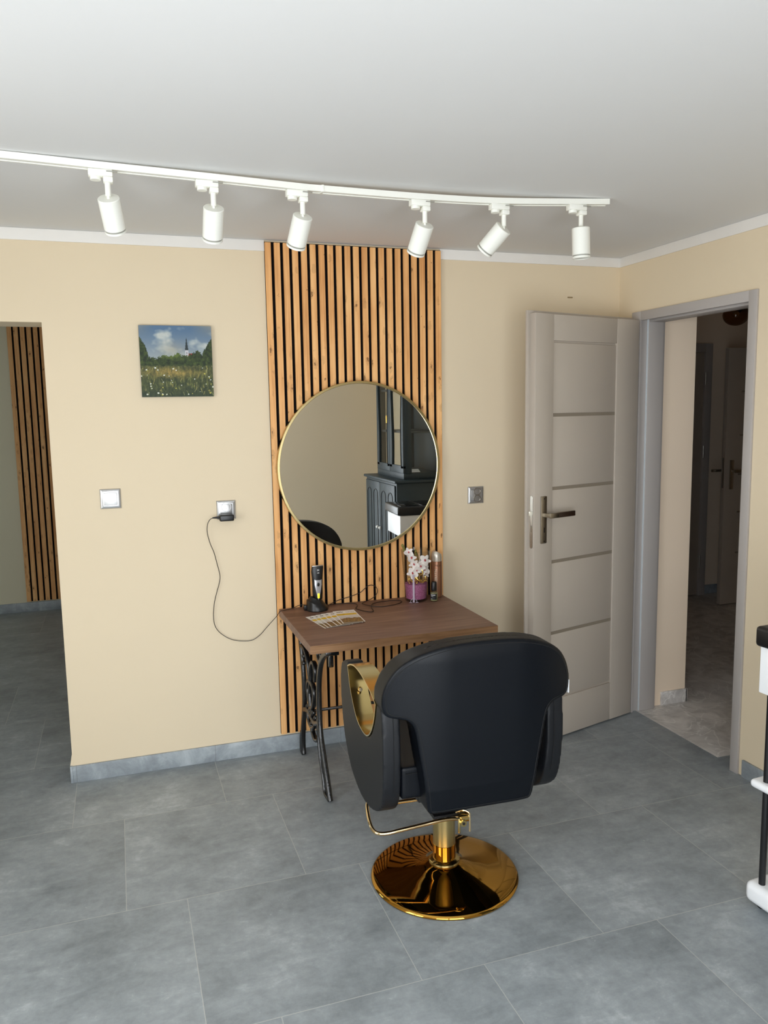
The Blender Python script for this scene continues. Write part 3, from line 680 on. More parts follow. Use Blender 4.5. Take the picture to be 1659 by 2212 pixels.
# ------------------------------------------------------------------ styling desk
TX0, TX1, TY0, TY1, TZ = 0.674, 1.487, -0.656, -0.026, 0.700
tb = thing('styling_desk', 'narrow desk with a brown wooden top on black cast-iron legs below the mirror', 'table', ((TX0 + TX1) / 2, (TY0 + TY1) / 2, 0))
bm = B(); box(bm, TX0 + .001, TX1 - .001, TY0 + .001, TY1, TZ - .034, TZ, 0.0008, 1); obj('tabletop', bm, M_top, tb)
bm = B(); box(bm, TX0, TX1, TY0 - .0002, TY0 + .001, TZ - .034, TZ - .0006); obj('front_edge_band', bm, M_edge, tb)
def cast_leg(x):
    bm = B()
    W2 = .011
    def bar(pts, hw, cl=False):
        P = spline([(0, a, b) for a, b in pts], 7, cl); n = len(P)
        rings = []
        for i, q in enumerate(P):
            if cl: t = (P[(i + 1) % n] - P[i - 1]).normalized()
            else: t = (P[min(i + 1, n - 1)] - P[max(i - 1, 0)]).normalized()
            nn = Vector((0, -t.z, t.y)); h_ = hw if not isinstance(hw, tuple) else hw[0] + (hw[1] - hw[0]) * i / n
            ring = []
            for k in range(12):
                a = 2 * PI * k / 12; c_, s_ = math.cos(a), math.sin(a)
                ring.append(bm.verts.new(Vector((x + W2 * (abs(c_) ** .6) * (1 if c_ > 0 else -1), q.y, q.z)) + nn * h_ * (abs(s_) ** .6) * (1 if s_ > 0 else -1)))
            rings.append(ring)
        m = n if cl else n - 1
        for i in range(m):
            a, b = rings[i], rings[(i + 1) % n]
            for k in range(12): bm.faces.new((a[k], a[(k + 1) % 12], b[(k + 1) % 12], b[k]))
        if not cl: bm.faces.new(rings[0][::-1]); bm.faces.new(rings[-1])
    bar([(-.045, .664), (-.085, .60), (-.118, .52), (-.138, .44), (-.146, .36), (-.142, .27), (-.118, .195), (-.092, .12), (-.083, .05), (-.090, .008)], .0135)
    bar([(-.600, .652), (-.535, .615), (-.480, .565), (-.447, .50), (-.430, .42), (-.428, .32), (-.445, .24), (-.490, .16), (-.535, .09), (-.572, .022), (-.578, .008)], .013)
    bar([(-.412, .30), (-.415, .22), (-.440, .14), (-.480, .07), (-.505, .014), (-.545, .008), (-.578, .010)], .0055)
    bar([(-.075, .115), (-.060, .06), (-.062, .012), (-.092, .008)], .0055)
    bar([(-.07, .66), (-.32, .664), (-.60, .652)], .009)
    bar([(-.125, .545), (-.185, .545), (-.235, .515), (-.262, .46), (-.285, .41)], .008)
    bar([(-.285, .41), (-.290, .47), (-.320, .52), (-.360, .530), (-.385, .50), (-.375, .455)], .008)
    bar([(-.285, .425), (-.330, .418), (-.352, .385), (-.330, .335), (-.285, .305), (-.245, .335), (-.225, .375), (-.245, .415)], .009, True)
    bar([(-.285, .42), (-.268, .37), (-.285, .31)], .006)
    bar([(-.140, .245), (-.190, .262), (-.240, .270), (-.290, .262), (-.350, .258), (-.430, .290)], .012)
    bar([(-.215, .262), (-.235, .225), (-.290, .215), (-.335, .235), (-.36, .262)], .008)
    bar([(-.285, .305), (-.262, .285), (-.285, .262), (-.308, .285)], .008, True)
    bar([(-.285, .225), (-.300, .195), (-.345, .18), (-.405, .20)], .008)
    bar([(-.445, .60), (-.475, .635), (-.50, .60), (-.475, .575)], .007, True)
    for (a, b) in ((-.21, .285), (-.245, .30), (-.325, .295), (-.36, .285), (-.29, .235), (-.16, .505), (-.155, .47)):
        r_ = bmesh.ops.create_uvsphere(bm, u_segments=12, v_segments=8, radius=.0115)['verts']
        for v in r_: v.co += Vector((x, a, b))
    return bm
obj('cast_iron_leg', cast_leg(0.757), M_iron, tb, 50); obj('cast_iron_leg', cast_leg(1.400), M_iron, tb, 50)
bm = B(); box(bm, .757, 1.400, -.292, -.282, .284, .296, .002); obj('stretcher_bar', bm, M_iron, tb)
for x in (.757, 1.400):
    bm = B(); box(bm, x - .02, x + .036, -.648, -.580, .648, .666, .003); box(bm, x + .002, x + .022, -.612, -.592, .588, .650, .004); obj('mounting_bracket', bm, M_iron, tb)

# ------------------------------------------------------------------ things on the desk
# clipper and charging stand
KX, KY = 0.838, -0.105
cs = thing('charging_stand', 'round black charging stand holding the hair clipper on the desk', 'charging stand', (KX, KY, TZ))
bm = B(); lathe(bm, [(0, TZ + .0005), (.050, TZ + .0005), (.052, TZ + .004), (.050, TZ + .016), (.044, TZ + .026), (.034, TZ + .036), (.029, TZ + .046), (.026, TZ + .052), (.022, TZ + .050), (.020, TZ + .030), (0, TZ + .030)], KX, KY, 48, cap=False)
for v in bm.verts:
    if v.co.z > TZ + .02: v.co.x -= .004; v.co.z += max(0, (KX - v.co.x)) * .5
obj('stand_body', bm, M_blackpl, cs)
bm = B(); box(bm, KX - .062, KX - .044, KY - .004, KY + .018, TZ + .001, TZ + .026, .004); obj('cord_socket', bm, M_blackpl, cs)
hc = thing('hair_clipper', 'black and silver cordless hair clipper standing upright in its charging stand', 'hair clipper', (KX, KY, TZ + .03))
def clip_sections():
    return [(TZ + .033, .011, .010, 0), (TZ + .055, .017, .015, 0), (TZ + .085, .0185, .017, 0), (TZ + .12, .0185, .0175, .0), (TZ + .15, .0195, .0165, 0), (TZ + .178, .0215, .0145, 0), (TZ + .198, .0215, .012, .002), (TZ + .205, .0205, .0105, .003)]
bm = B(); rings = []
for (z, a, b, s) in clip_sections():
    rings.append([bm.verts.new((KX + .004 + s + (abs(math.cos(t)) ** .7) * (1 if math.cos(t) > 0 else -1) * a * 1.28, KY + (abs(math.sin(t)) ** .7) * (1 if math.sin(t) > 0 else -1) * b, z)) for t in [2 * PI * k / 28 for k in range(28)]])
for a, b in zip(rings, rings[1:]):
    for k in range(28): bm.faces.new((a[k], a[(k + 1) % 28], b[(k + 1) % 28], b[k]))
bm.faces.new(rings[0][::-1]); bm.faces.new(rings[-1])
obj('clipper_body', bm, M_blackpl, hc, 50)
bm = B(); box(bm, KX - .020, KX + .033, KY - .008, KY + .008, TZ + .204, TZ + .2085, .001)
obj('blade', bm, M_hinge, hc)
def front_y(z, x):
    S = clip_sections()
    for p0, p1 in zip(S, S[1:]):
        if p0[0] <= z <= p1[0]:
            f = (z - p0[0]) / (p1[0] - p0[0]); a = 1.28 * (p0[1] + (p1[1] - p0[1]) * f); b = p0[2] + (p1[2] - p0[2]) * f
            c_ = min(.97, abs(x - KX - .004) / a); t = c_ ** (1 / .7)
            return KY - b * (math.sqrt(max(0, 1 - t * t)) ** .7)
    return KY - .01
bm = B(); nz = 26; cols = 9; rows = []
for j in range(nz + 1):
    z = TZ + .048 + j / nz * .098; f = j / nz; hw = .0165 * min(1, .12 + f * 1.2) * (1 if f < .93 else 1)
    row = []
    for i in range(cols):
        x = KX + .004 + (i / (cols - 1) * 2 - 1) * hw
        zz = z - (.010 * (1 - abs(i / (cols - 1) * 2 - 1) ** 2) if j == nz else 0) * 1
        row.append(bm.verts.new((x, front_y(z, x) - .0009, zz)))
    rows.append(row)
for j in range(nz):
    for i in range(cols - 1): bm.faces.new((rows[j][i], rows[j][i + 1], rows[j + 1][i + 1], rows[j + 1][i]))
obj('silver_faceplate', bm, mat('brushed_silver_plastic', (196, 196, 200), .3, .6), hc, 60)
bm = B(); MXb = Matrix.Translation((KX + .004, KY - .0176, TZ + .122)) @ Matrix.Rotation(PI / 2, 4, 'X') @ Matrix.Diagonal((1, 1.45, 1, 1)); lathe(bm, [(0, .0028), (.0045, .0026), (.0062, .0015), (.0066, -.001)], seg=28, M=MXb, cap=False); obj('power_button', bm, M_blackpl, hc)
mled = bpy.data.materials.new('lit_yellow_indicator'); mled.use_nodes = True; bb = mled.node_tree.nodes['Principled BSDF']
bb.inputs['Base Color'].default_value = lin((240, 220, 40)); bb.inputs['Emission Color'].default_value = lin((250, 225, 40)); bb.inputs['Emission Strength'].default_value = 0.9
bm = B(); box(bm, KX + .0002, KX + .0088, KY - .0188, KY - .0150, TZ + .058, TZ + .080, .001); obj('charge_light', bm, mled, hc)
bm = text_mesh('M', .013, .0002)
for v in bm.verts: v.co = Vector((KX + .006 + v.co.x, KY - .0150 - v.co.z, TZ + .187 + v.co.y))
obj('emblem', bm, M_whitepl, hc, smooth=False)
bm = B(); box(bm, KX + .0015, KX + .0105, KY - .0170, KY - .0155, TZ + .1745, TZ + .1770); obj('emblem_line', bm, M_whitepl, hc)

# loose cord bundle on desk
cords = [(.889, -.088, TZ + .006), (.900, -.060, TZ + .004), (.925, -.046, TZ + .0035), (.965, -.043, TZ + .003), (1.005, -.050, TZ + .0025), (1.024, -.060, TZ + .0025), (1.035, -.085, TZ + .0025), (1.022, -.130, TZ + .0025), (1.008, -.160, TZ + .0025), (1.022, -.205, TZ + .0025), (1.050, -.245, TZ + .0025), (1.070, -.235, TZ + .0025), (1.078, -.185, TZ + .0035), (1.095, -.125, TZ + .0035), (1.130, -.090, TZ + .0025), (1.184, -.079, TZ + .0025), (1.235, -.086, TZ + .0025), (1.252, -.110, TZ + .0025), (1.225, -.145, TZ + .0025), (1.181, -.165, TZ + .0025), (1.127, -.172, TZ + .0025), (1.080, -.152, TZ + .006), (1.064, -.080, TZ + .0025), (1.082, -.055, TZ + .0025), (1.120, -.036, TZ + .008), (1.145, -.031, TZ + .022), (1.156, -.031, TZ + .040), (1.152, -.031, TZ + .060), (1.135, -.031, TZ + .0735), (1.110, -.031, TZ + .074), (1.088, -.031, TZ + .058), (1.068, -.031, TZ + .044), (1.02, -.033, TZ + .030), (.96, -.036, TZ + .018), (.915, -.050, TZ + .006), (.893, -.078, TZ + .004)]
bm = B(); tube(bm, spline(cords, 7), .0017, 8); tag(obj('loose_cable', bm, M_blackcab), 'loose dark cable lying in loops on the desk between clipper stand and vase', 'cable')

# leaflets
def leaflet_face(shift):
    def fn(u, v):
        if u < .035 or u > .965 or v > .97: return (250, 248, 246)
        if .60 < v < .745: return mixc((246, 206, 30), (222, 178, 26), .5 + NZ(u * 20, v * 20) * .8)
        if v >= .745:
            if .12 < u < .42 and .84 < v < .93 and NZ(u * 60, v * 50, 3) > -.1: return (110, 110, 112)
            if .50 < u < .92 and .83 < v < .88 and NZ(u * 70, v * 60, 9) > 0: return (140, 118, 110)
            return (248, 244, 240)
        h_ = .36 + .05 * NZ(u * 6, shift) + .05 * max(0, NZ(u * 14, 3 + shift))
        if v > h_: return mixc((200, 196, 196), (226, 222, 218), (v - .3) / .3)
        if v < .05: return (150, 146, 140)
        return mixc((82, 58, 36), (150, 120, 66), .5 + NZ(u * 16, v * 16, shift) + .5 * NZ(u * 40, v * 40))
    return fn
M_leaf = vcol_mat('printed_leaflet_paper', .3)
LC = [((.756, -.219), (.845, -.198), (.878, -.418), (.792, -.432)), ((.784, -.212), (.868, -.194), (.888, -.420), (.806, -.430)),
      ((.806, -.206), (.885, -.192), (.900, -.420), (.822, -.430)), ((.832, -.200), (.905, -.190), (.925, -.415), (.850, -.428)),
      ((.858, -.196), (.940, -.192), (.950, -.420), (.868, -.414)), ((.891, -.180), (.991, -.197), (.982, -.420), (.880, -.402))]
lwords = ['lowest, at the left end of the fan', 'second from the left of the fan', 'third from the left of the fan', 'third from the top of the fan', 'just under the topmost one', 'topmost and fully visible']
for k, (tl, tr, br, bl) in enumerate(LC):
    z0 = TZ + .0006 + k * .0007
    # unify to rigid rectangle from top-left and directions
    a = Vector((tl[0], tl[1], 0)); e = (Vector((tr[0], tr[1], 0)) - a).normalized(); dd = Vector((e.y, -e.x, 0))
    if dd.y > 0: dd = -dd
    dv = (Vector((bl[0], bl[1], 0)) - a).normalized(); 
    e = Vector((-dv.y, dv.x, 0)).normalized()
    if e.x < 0: e = -e
    wdt, hgt = .100, .215
    bm = painted_grid(36, 60, leaflet_face(k * 1.7), lambda u, v: a + e * (u * wdt) + dv * ((1 - v) * hgt) + Vector((0, 0, z0 + .00035)))
    o = obj('leaflet', bm, M_leaf, smooth=False)
    md = o.modifiers.new('paper_thickness', 'SOLIDIFY'); md.thickness = .00035; md.offset = 0
    tag(o, 'yellow-banded leaflet on the desk, ' + lwords[k], 'leaflet', 'leaflets fanned out on the desk')

# vase with orchid
VX, VY = 1.328, -0.105
vs = thing('glass_vase', 'clear glass vase of pink sand and gold trinkets on the desk', 'vase', (VX, VY, TZ))
bm = B(); lathe(bm, [(0, TZ + .0005), (.050, TZ + .0005), (.0535, TZ + .004), (.056, TZ + .06), (.060, TZ + .12), (.0655, TZ + .19), (.0705, TZ + .245), (.0715, TZ + .247), (.0685, TZ + .247), (.0635, TZ + .19), (.058, TZ + .12), (.0535, TZ + .06), (.050, TZ + .012), (0, TZ + .011)], VX, VY, 56, cap=False); obj('vase_body', bm, M_glass, vs)
gs = NB('pink_sand', .9, .2); gs.bump(gs.noise(500, 3), .8, .002)
msand = gs.base(gs.ramp(gs.noise(260, 3), [(.3, lin((140, 72, 112))), (.6, lin((186, 112, 152))), (.8, lin((210, 150, 180)))]))
bm = B(); lathe(bm, [(0, TZ + .013), (.049, TZ + .013), (.0525, TZ + .06), (.0545, TZ + .084), (.030, TZ + .090), (0, TZ + .092)], VX, VY, 48, cap=False); obj('pink_sand', bm, msand, vs)
bm = B()
vdir = Vector((-.35, -.94, 0)).normalized(); sd = Vector((vdir.y, -vdir.x, 0)) * -1
base_ = Vector((VX, VY, TZ)) + vdir * .0575 + sd * (-.012)
box(bm, -.0045, .0045, -.0006, .0006, .002, .135, 0.0003, 1, Matrix.Translation(base_) @ Matrix.Rotation(math.atan2(sd.y, sd.x), 4, 'Z'))
for s in (-1, 1):
    pts = [base_ + vdir * .004 + sd * (s * a) + Vector((0, 0, b)) for a, b in ((.001, .012), (.006, .020), (.013, .014), (.014, .004), (.008, .002), (.016, .0025), (.022, .003))]
    tube(bm, spline(pts, 5), .0011, 8)
obj('lilac_ribbon', bm, mat('lilac_satin_ribbon', (186, 172, 190), .35), vs)
def ring_t(bm, c, r, nrm, tr):
    q = Vector((0, 0, 1)).rotation_difference(Vector(nrm)); tube(bm, [Vector(c) + q @ Vector((r * math.cos(a), r * math.sin(a), 0)) for a in [2 * PI * k / 28 for k in range(28)]], tr, 8, True)
bm = B(); ring_t(bm, (VX - .022, VY - .018, TZ + .100), .021, (-.3, -.9, .25), .0025); ring_t(bm, (VX + .018, VY - .026, TZ + .112), .022, (.1, -.9, .3), .0028); ring_t(bm, (VX + .012, VY - .022, TZ + .140), .014, (-.2, -.9, .3), .0035)
ring_t(bm, (VX + .006, VY - .012, TZ + .118), .026, (.4, -.8, .5), .002)
for k in range(16):
    r_ = bmesh.ops.create_uvsphere(bm, u_segments=10, v_segments=8, radius=random.uniform(.003, .0065))['verts']
    off = Vector((VX + random.uniform(-.036, .042), VY + random.uniform(-.042, -.012), TZ + random.uniform(.090, .106)))
    for v in r_: v.co += off
obj('gold_trinkets', bm, mat('shiny_gold_foil', (224, 186, 104), .12, 1.0), vs)
orx = thing('artificial_orchid', 'white artificial orchid sprays with red centres standing in the glass vase', 'orchid', (VX, VY, TZ + .1))
bm = B(); tube(bm, spline([(VX + .01, VY, TZ + .088), (VX - .005, VY + .01, TZ + .16), (VX - .03, VY, TZ + .22), (VX - .062, VY - .005, TZ + .262), (VX - .075, VY - .008, TZ + .275)], 6), .0022, 8)
tube(bm, spline([(VX + .01, VY, TZ + .088), (VX + .02, VY + .015, TZ + .15), (VX + .012, VY + .005, TZ + .215), (VX - .002, VY, TZ + .245)], 6), .0022, 8)
obj('stem', bm, mat('olive_stem', (96, 92, 50), .6), orx)
M_bud = mat('green_bud', (128, 124, 60), .6)
for c in ((-.062, -.004, .262), (-.058, .004, .248), (.002, .004, .222), (-.070, -.010, .272), (.0, .002, .238)):
    bm = B(); r_ = bmesh.ops.create_uvsphere(bm, u_segments=10, v_segments=8, radius=.007)['verts']
    for v in r_: v.co = Vector((v.co.x * .8, v.co.y * .8, v.co.z * 1.3)) + Vector((VX, VY, TZ)) + Vector(c)
    obj('bud', bm, M_bud, orx)
M_petal = mat('white_petal', (250, 240, 236), .55, scale=40, var=.05); M_lip = mat('crimson_orchid_lip', (190, 60, 72), .5)
flowers = [(-.044, -.020, .240, .024), (-.034, -.030, .213, .027), (-.020, -.028, .182, .026), (.036, -.028, .196, .029), (.012, -.032, .170, .026), (-.030, -.034, .140, .029), (-.010, -.036, .152, .020), (.036, -.020, .150, .026), (.046, -.010, .128, .020), (.024, -.016, .178, .024)]
for fi, (fx, fy, fz, fs) in enumerate(flowers):
    c = Vector((VX + fx, VY + fy, TZ + fz)); nrm = Vector((random.uniform(-.5, .3), -1, random.uniform(-.1, .5))).normalized()
    q = Vector((0, 0, 1)).rotation_difference(nrm); a0 = random.random() * 6
    bm = B()
    for k in range(5):
        a = a0 + k * 2 * PI / 5; wd = .62 if k in (1, 4) else .40
        n_u, n_v = 6, 4; g = []
        for i in range(n_u + 1):
            u = i / n_u; row = []
            for j in range(n_v + 1):
                vv = (j / n_v - .5) * 2; wv = wd * math.sin(PI * min(.96, u * .86 + .08)) ** .8 * vv * .75
                p_ = Vector((u, wv, .18 * u * u - .10 * wv * wv + .04 * math.sin(u * 7 + k)))
                p_ = Matrix.Rotation(a, 3, 'Z') @ (p_ * fs); row.append(bm.verts.new(c + q @ p_))
            g.append(row)
        for i in range(n_u):
            for j in range(n_v): bm.faces.new((g[i][j], g[i][j + 1], g[i + 1][j + 1], g[i + 1][j]))
    fl = obj('flower', bm, M_petal, orx, 80)
    bm = B(); r_ = bmesh.ops.create_uvsphere(bm, u_segments=12, v_segments=8, radius=fs * .17)['verts']
    for v in r_: v.co = c + q @ (Vector((v.co.x * .8, v.co.y * 1.3, v.co.z * 1.4 + fs * .12)))
    obj('flower_centre', bm, M_lip, fl)

# hair spray can
SX, SY = 1.447, -0.075
hs = thing('hair_spray_can', 'tall bronze spray can with a slanted silver cap at the back right desk corner', 'spray can', (SX, SY, TZ))
bm = B(); lathe(bm, [(0, TZ + .0005), (.0245, TZ + .0005), (.0265, TZ + .003), (.0265, TZ + .176), (.0250, TZ + .180), (0, TZ + .180)], SX, SY, 48, cap=False); obj('can_body', bm, mat('bronze_printed_metal', (142, 98, 72), .3, .45), hs)
bm = B(); lathe(bm, [(.0258, TZ + .178), (.0258, TZ + .200), (.024, TZ + .214), (.018, TZ + .226), (.010, TZ + .231), (0, TZ + .232)], SX, SY, 40, cap=False)
for v in bm.verts:
    lim = TZ + .232 - max(0, (v.co.x - SX + .012)) * .62
    v.co.z = min(v.co.z, lim)
obj('cap', bm, mat('satin_silver_cap', (206, 198, 186), .3, .6), hs)
def wrap_text(body, size, cz, rot, th0, R, ox, oy, name, m, parent):
    bm = text_mesh(body, size, .0001)
    for v in bm.verts:
        u, w_ = (v.co.x, v.co.y) if not rot else (-v.co.y, v.co.x)
        th = th0 + u / R; rr = R + .0003 + v.co.z
        v.co = Vector((ox + rr * math.cos(th), oy + rr * math.sin(th), cz + w_))
    return obj(name, bm, m, parent, smooth=False)
TH = math.atan2(CAM.y - SY, CAM.x - SX)
wrap_text('KERATIN', .0165, TZ + .108, True, TH - .10, .0265, SX, SY, 'lettering', mat('cream_print', (232, 222, 200), .5), hs)
wrap_text('MILA', .013, TZ + .158, False, TH + .25, .0265, SX, SY, 'lettering', mat('dark_brown_print', (70, 38, 24), .5), hs)
# serum bottle
OX, OY = 1.400, -0.155
ob = thing('serum_bottle', 'small clear pump bottle of pale oil with black cap and label before the spray can', 'bottle', (OX, OY, TZ))
bm = B(); lathe(bm, [(0, TZ + .0005), (.0165, TZ + .0005), (.0185, TZ + .003), (.0185, TZ + .044), (.0165, TZ + .050), (.009, TZ + .054), (.008, TZ + .060), (0, TZ + .060)], OX, OY, 40, cap=False); obj('bottle_body', bm, glass_mat('bottle_glass', (.90, .92, .84, 1)), ob)
bm = B(); lathe(bm, [(0, TZ + .004), (.0162, TZ + .004), (.0162, TZ + .042), (0, TZ + .042)], OX, OY, 36, cap=False); obj('pale_oil', bm, mat('pale_yellow_oil', (206, 204, 160), .15, **{'Transmission Weight': .5}), ob)
bm = B(); lathe(bm, [(0, TZ + .052), (.0135, TZ + .052), (.014, TZ + .056), (.013, TZ + .092), (.011, TZ + .095), (0, TZ + .095)], OX, OY, 36, cap=False); obj('cap', bm, M_blackpl, ob)
THB = math.atan2(CAM.y - OY, CAM.x - OX)
def arc_patch(R, a0, a1, z0, z1, ox, oy, n=16):
    bm = B(); A = [bm.verts.new((ox + R * math.cos(a0 + (a1 - a0) * k / n), oy + R * math.sin(a0 + (a1 - a0) * k / n), z0)) for k in range(n + 1)]
    C_ = [bm.verts.new((v.co.x, v.co.y, z1)) for v in A]
    for k in range(n): bm.faces.new((A[k], A[k + 1], C_[k + 1], C_[k]))
    return bm
obj('label', arc_patch(.0188, THB - 1.15, THB + .75, TZ + .010, TZ + .038, OX, OY), mat('black_paper_label', (26, 30, 34), .5), ob)
bm = arc_patch(.0190, THB - .9, THB + .35, TZ + .031, TZ + .034, OX, OY); lbm = B()
obj('label_print', bm, M_whitepl, ob)
bm = arc_patch(.0190, THB - .9, THB - .2, TZ + .0245, TZ + .0258, OX, OY); obj('label_print', bm, M_silver2, ob)
bm = arc_patch(.0190, THB - .9, THB - .4, TZ + .013, TZ + .015, OX, OY); obj('label_print', bm, M_silver2, ob)

# ------------------------------------------------------------------ salon chair
CH = thing('salon_chair', 'black faux leather salon chair with gold armrests and a round gold base, facing the desk', 'chair', (1.0, -1.215, 0), math.radians(-2))
CX = 0.018
# base and column
bm = B(); lathe(bm, [(0, .0005), (.246, .0005), (.254, .002), (.256, .007), (.253, .0125), (.246, .0155), (.20, .0200), (.15, .0265), (.10, .036), (.07, .046), (.052, .056), (0, .056)], 0, 0, 128, cap=False); bmesh.ops.triangulate(bm, faces=[f for f in bm.faces if len(f.verts) > 4]); obj('round_base', bm, M_gold, CH, 50)
bm = B(); lathe(bm, [(.0, .054), (.050, .054), (.054, .058), (.053, .064), (.043, .070), (0, .070)], 0, 0, 64, cap=False); obj('base_collar', bm, M_goldlt, CH)
bm = B(); lathe(bm, [(0, .068), (.0395, .068), (.0395, .122), (.0385, .123), (0, .123)], 0, 0, 64, cap=False); obj('lower_column', bm, M_gold, CH)
bm = B(); lathe(bm, [(0, .122), (.0385, .122), (.0385, .236), (0, .236)], 0, 0, 64, cap=False); obj('upper_column', bm, mat('brushed_pale_gold', (196, 176, 122), .3, 1.0), CH)
bm = B(); box(bm, -.055, .055, -.055, .055, .236, .252, .004); cyl(bm, (0, 0, .25), (0, 0, .365), .03); box(bm, -.14, .14, -.14, .16, .355, .392, .006); obj('swivel_mount', bm, M_blackpl, CH)
# footrest loop and clamp with pedal
fpts = [(.046, -.070, .243), (.020, -.080, .247), (-.03, -.082, .252), (-.10, -.080, .246), (-.175, -.079, .240), (-.225, -.078, .236), (-.255, -.070, .236), (-.268, -.050, .240), (-.270, -.015, .250), (-.262, .040, .262), (-.250, .078, .268), (-.225, .092, .268), (-.19, .078, .262), (-.165, .070, .258), (-.10, .068, .258), (-.02, .066, .256), (.05, .06, .252)]
bm = B(); tube(bm, spline(fpts, 6), .0065, 14); obj('footrest_bar', bm, M_goldpin, CH, 60)
bm = B(); cyl(bm, (.030, -.073, .245), (.062, -.073, .245), .016, seg=24); box(bm, .020, .028, -.086, -.078, .195, .245, .002); obj('footrest_clamp', bm, M_goldlt, CH)
bm = B(); cyl(bm, (.036, -.094, .232), (.036, -.078, .232), .011, seg=20); obj('clamp_bolt', bm, M_goldlt, CH)
bm = B(); cyl(bm, (.036, -.0955, .232), (.036, -.0935, .232), .0045, seg=12); obj('bolt_hole', bm, M_hole, CH)
bm = B(); tube(bm, spline([(.018, -.066, .262), (.040, -.078, .272), (.058, -.086, .262), (.060, -.088, .23), (.060, -.088, .198)], 6), .0035, 10); obj('locking_pin', bm, M_goldpin, CH)
# back rest: outline in x,z
half = [(0, .916), (.08, .914), (.15, .905), (.215, .884), (.262, .852), (.292, .810), (.308, .765), (.310, .728), (.304, .704), (.288, .692), (.262, .688), (.238, .682), (.222, .664), (.214, .635), (.208, .60), (.200, .55), (.190, .49), (.182, .43), (.177, .390), (.171, .372), (.156, .366), (.08, .366), (0, .366)]
hs_ = sp2(half, 4)
outl = hs_ + [(-a, b) for a, b in hs_[-2:0:-1]]
bm = B(); prism(bm, outl, lambda u, v, w_: Vector((u, w_, v)), -.262, -.168)
back = obj('backrest', bm, M_leather, CH)
bake(back, [('REMESH', dict(mode='VOXEL', voxel_size=.004)), ('SMOOTH', dict(factor=.5, iterations=13))])
def bdef(x, z):
    a = max(0, abs(x) - .10)
    return 1.15 * a * a - .055 * (z - .45) + (.018 if z < .45 else 0) * (.45 - z) * 8
for v in back.data.vertices:
    x, y, z = v.co; top = max(0, z - .86)
    v.co.y = y + bdef(x, z) - (0.0 if y > -.2 else 0) + (1.5 * top * top * 2 if y < -.215 else 0)
    v.co.x = x * 1.015 + CX + .016
def offs(poly, d):
    n = len(poly); out = []
    for i in range(n):
        a = Vector(poly[i - 1]); b = Vector(poly[(i + 1) % n]); t = (b - a).normalized(); out.append((poly[i][0] + t.y * -d, poly[i][1] + t.x * d))
    return out
sm = offs(outl, -.011)
if max(a for a, b in sm) > max(a for a, b in outl): sm = offs(outl, .011)
from mathutils.bvhtree import BVHTree
bm = B(); bm.from_mesh(back.data); bvh = BVHTree.FromBMesh(bm); bm.free()
def onback(q):
    h = bvh.ray_cast(Vector((q.x, -1.0, q.z)), Vector((0, 1, 0)))[0]
    return Vector((q.x, (h.y if h else q.y) - .0002, q.z))
seam = [onback(q) for q in [Vector((a * 1.015 + CX + .016, -.2622 + bdef(a, b) + (3.0 * max(0, b - .86) ** 2), b)) for a, b in sm]]
bm = B(); tube(bm, seam, .0012, 6, True); obj('back_seam', bm, M_seam, back)
# seat
bm = B(); box(bm, -.232 + CX, .232 + CX, -.185, .262, .398, .505)
seat = obj('seat', bm, M_leather, CH); bake(seat, [('REMESH', dict(mode='VOXEL', voxel_size=.008)), ('SMOOTH', dict(factor=.5, iterations=10))])
bm = B(); tube(bm, [(-.215 + CX, -.187, .484), (.215 + CX, -.187, .484)], .0012, 6); obj('seat_seam', bm, M_seam, seat)
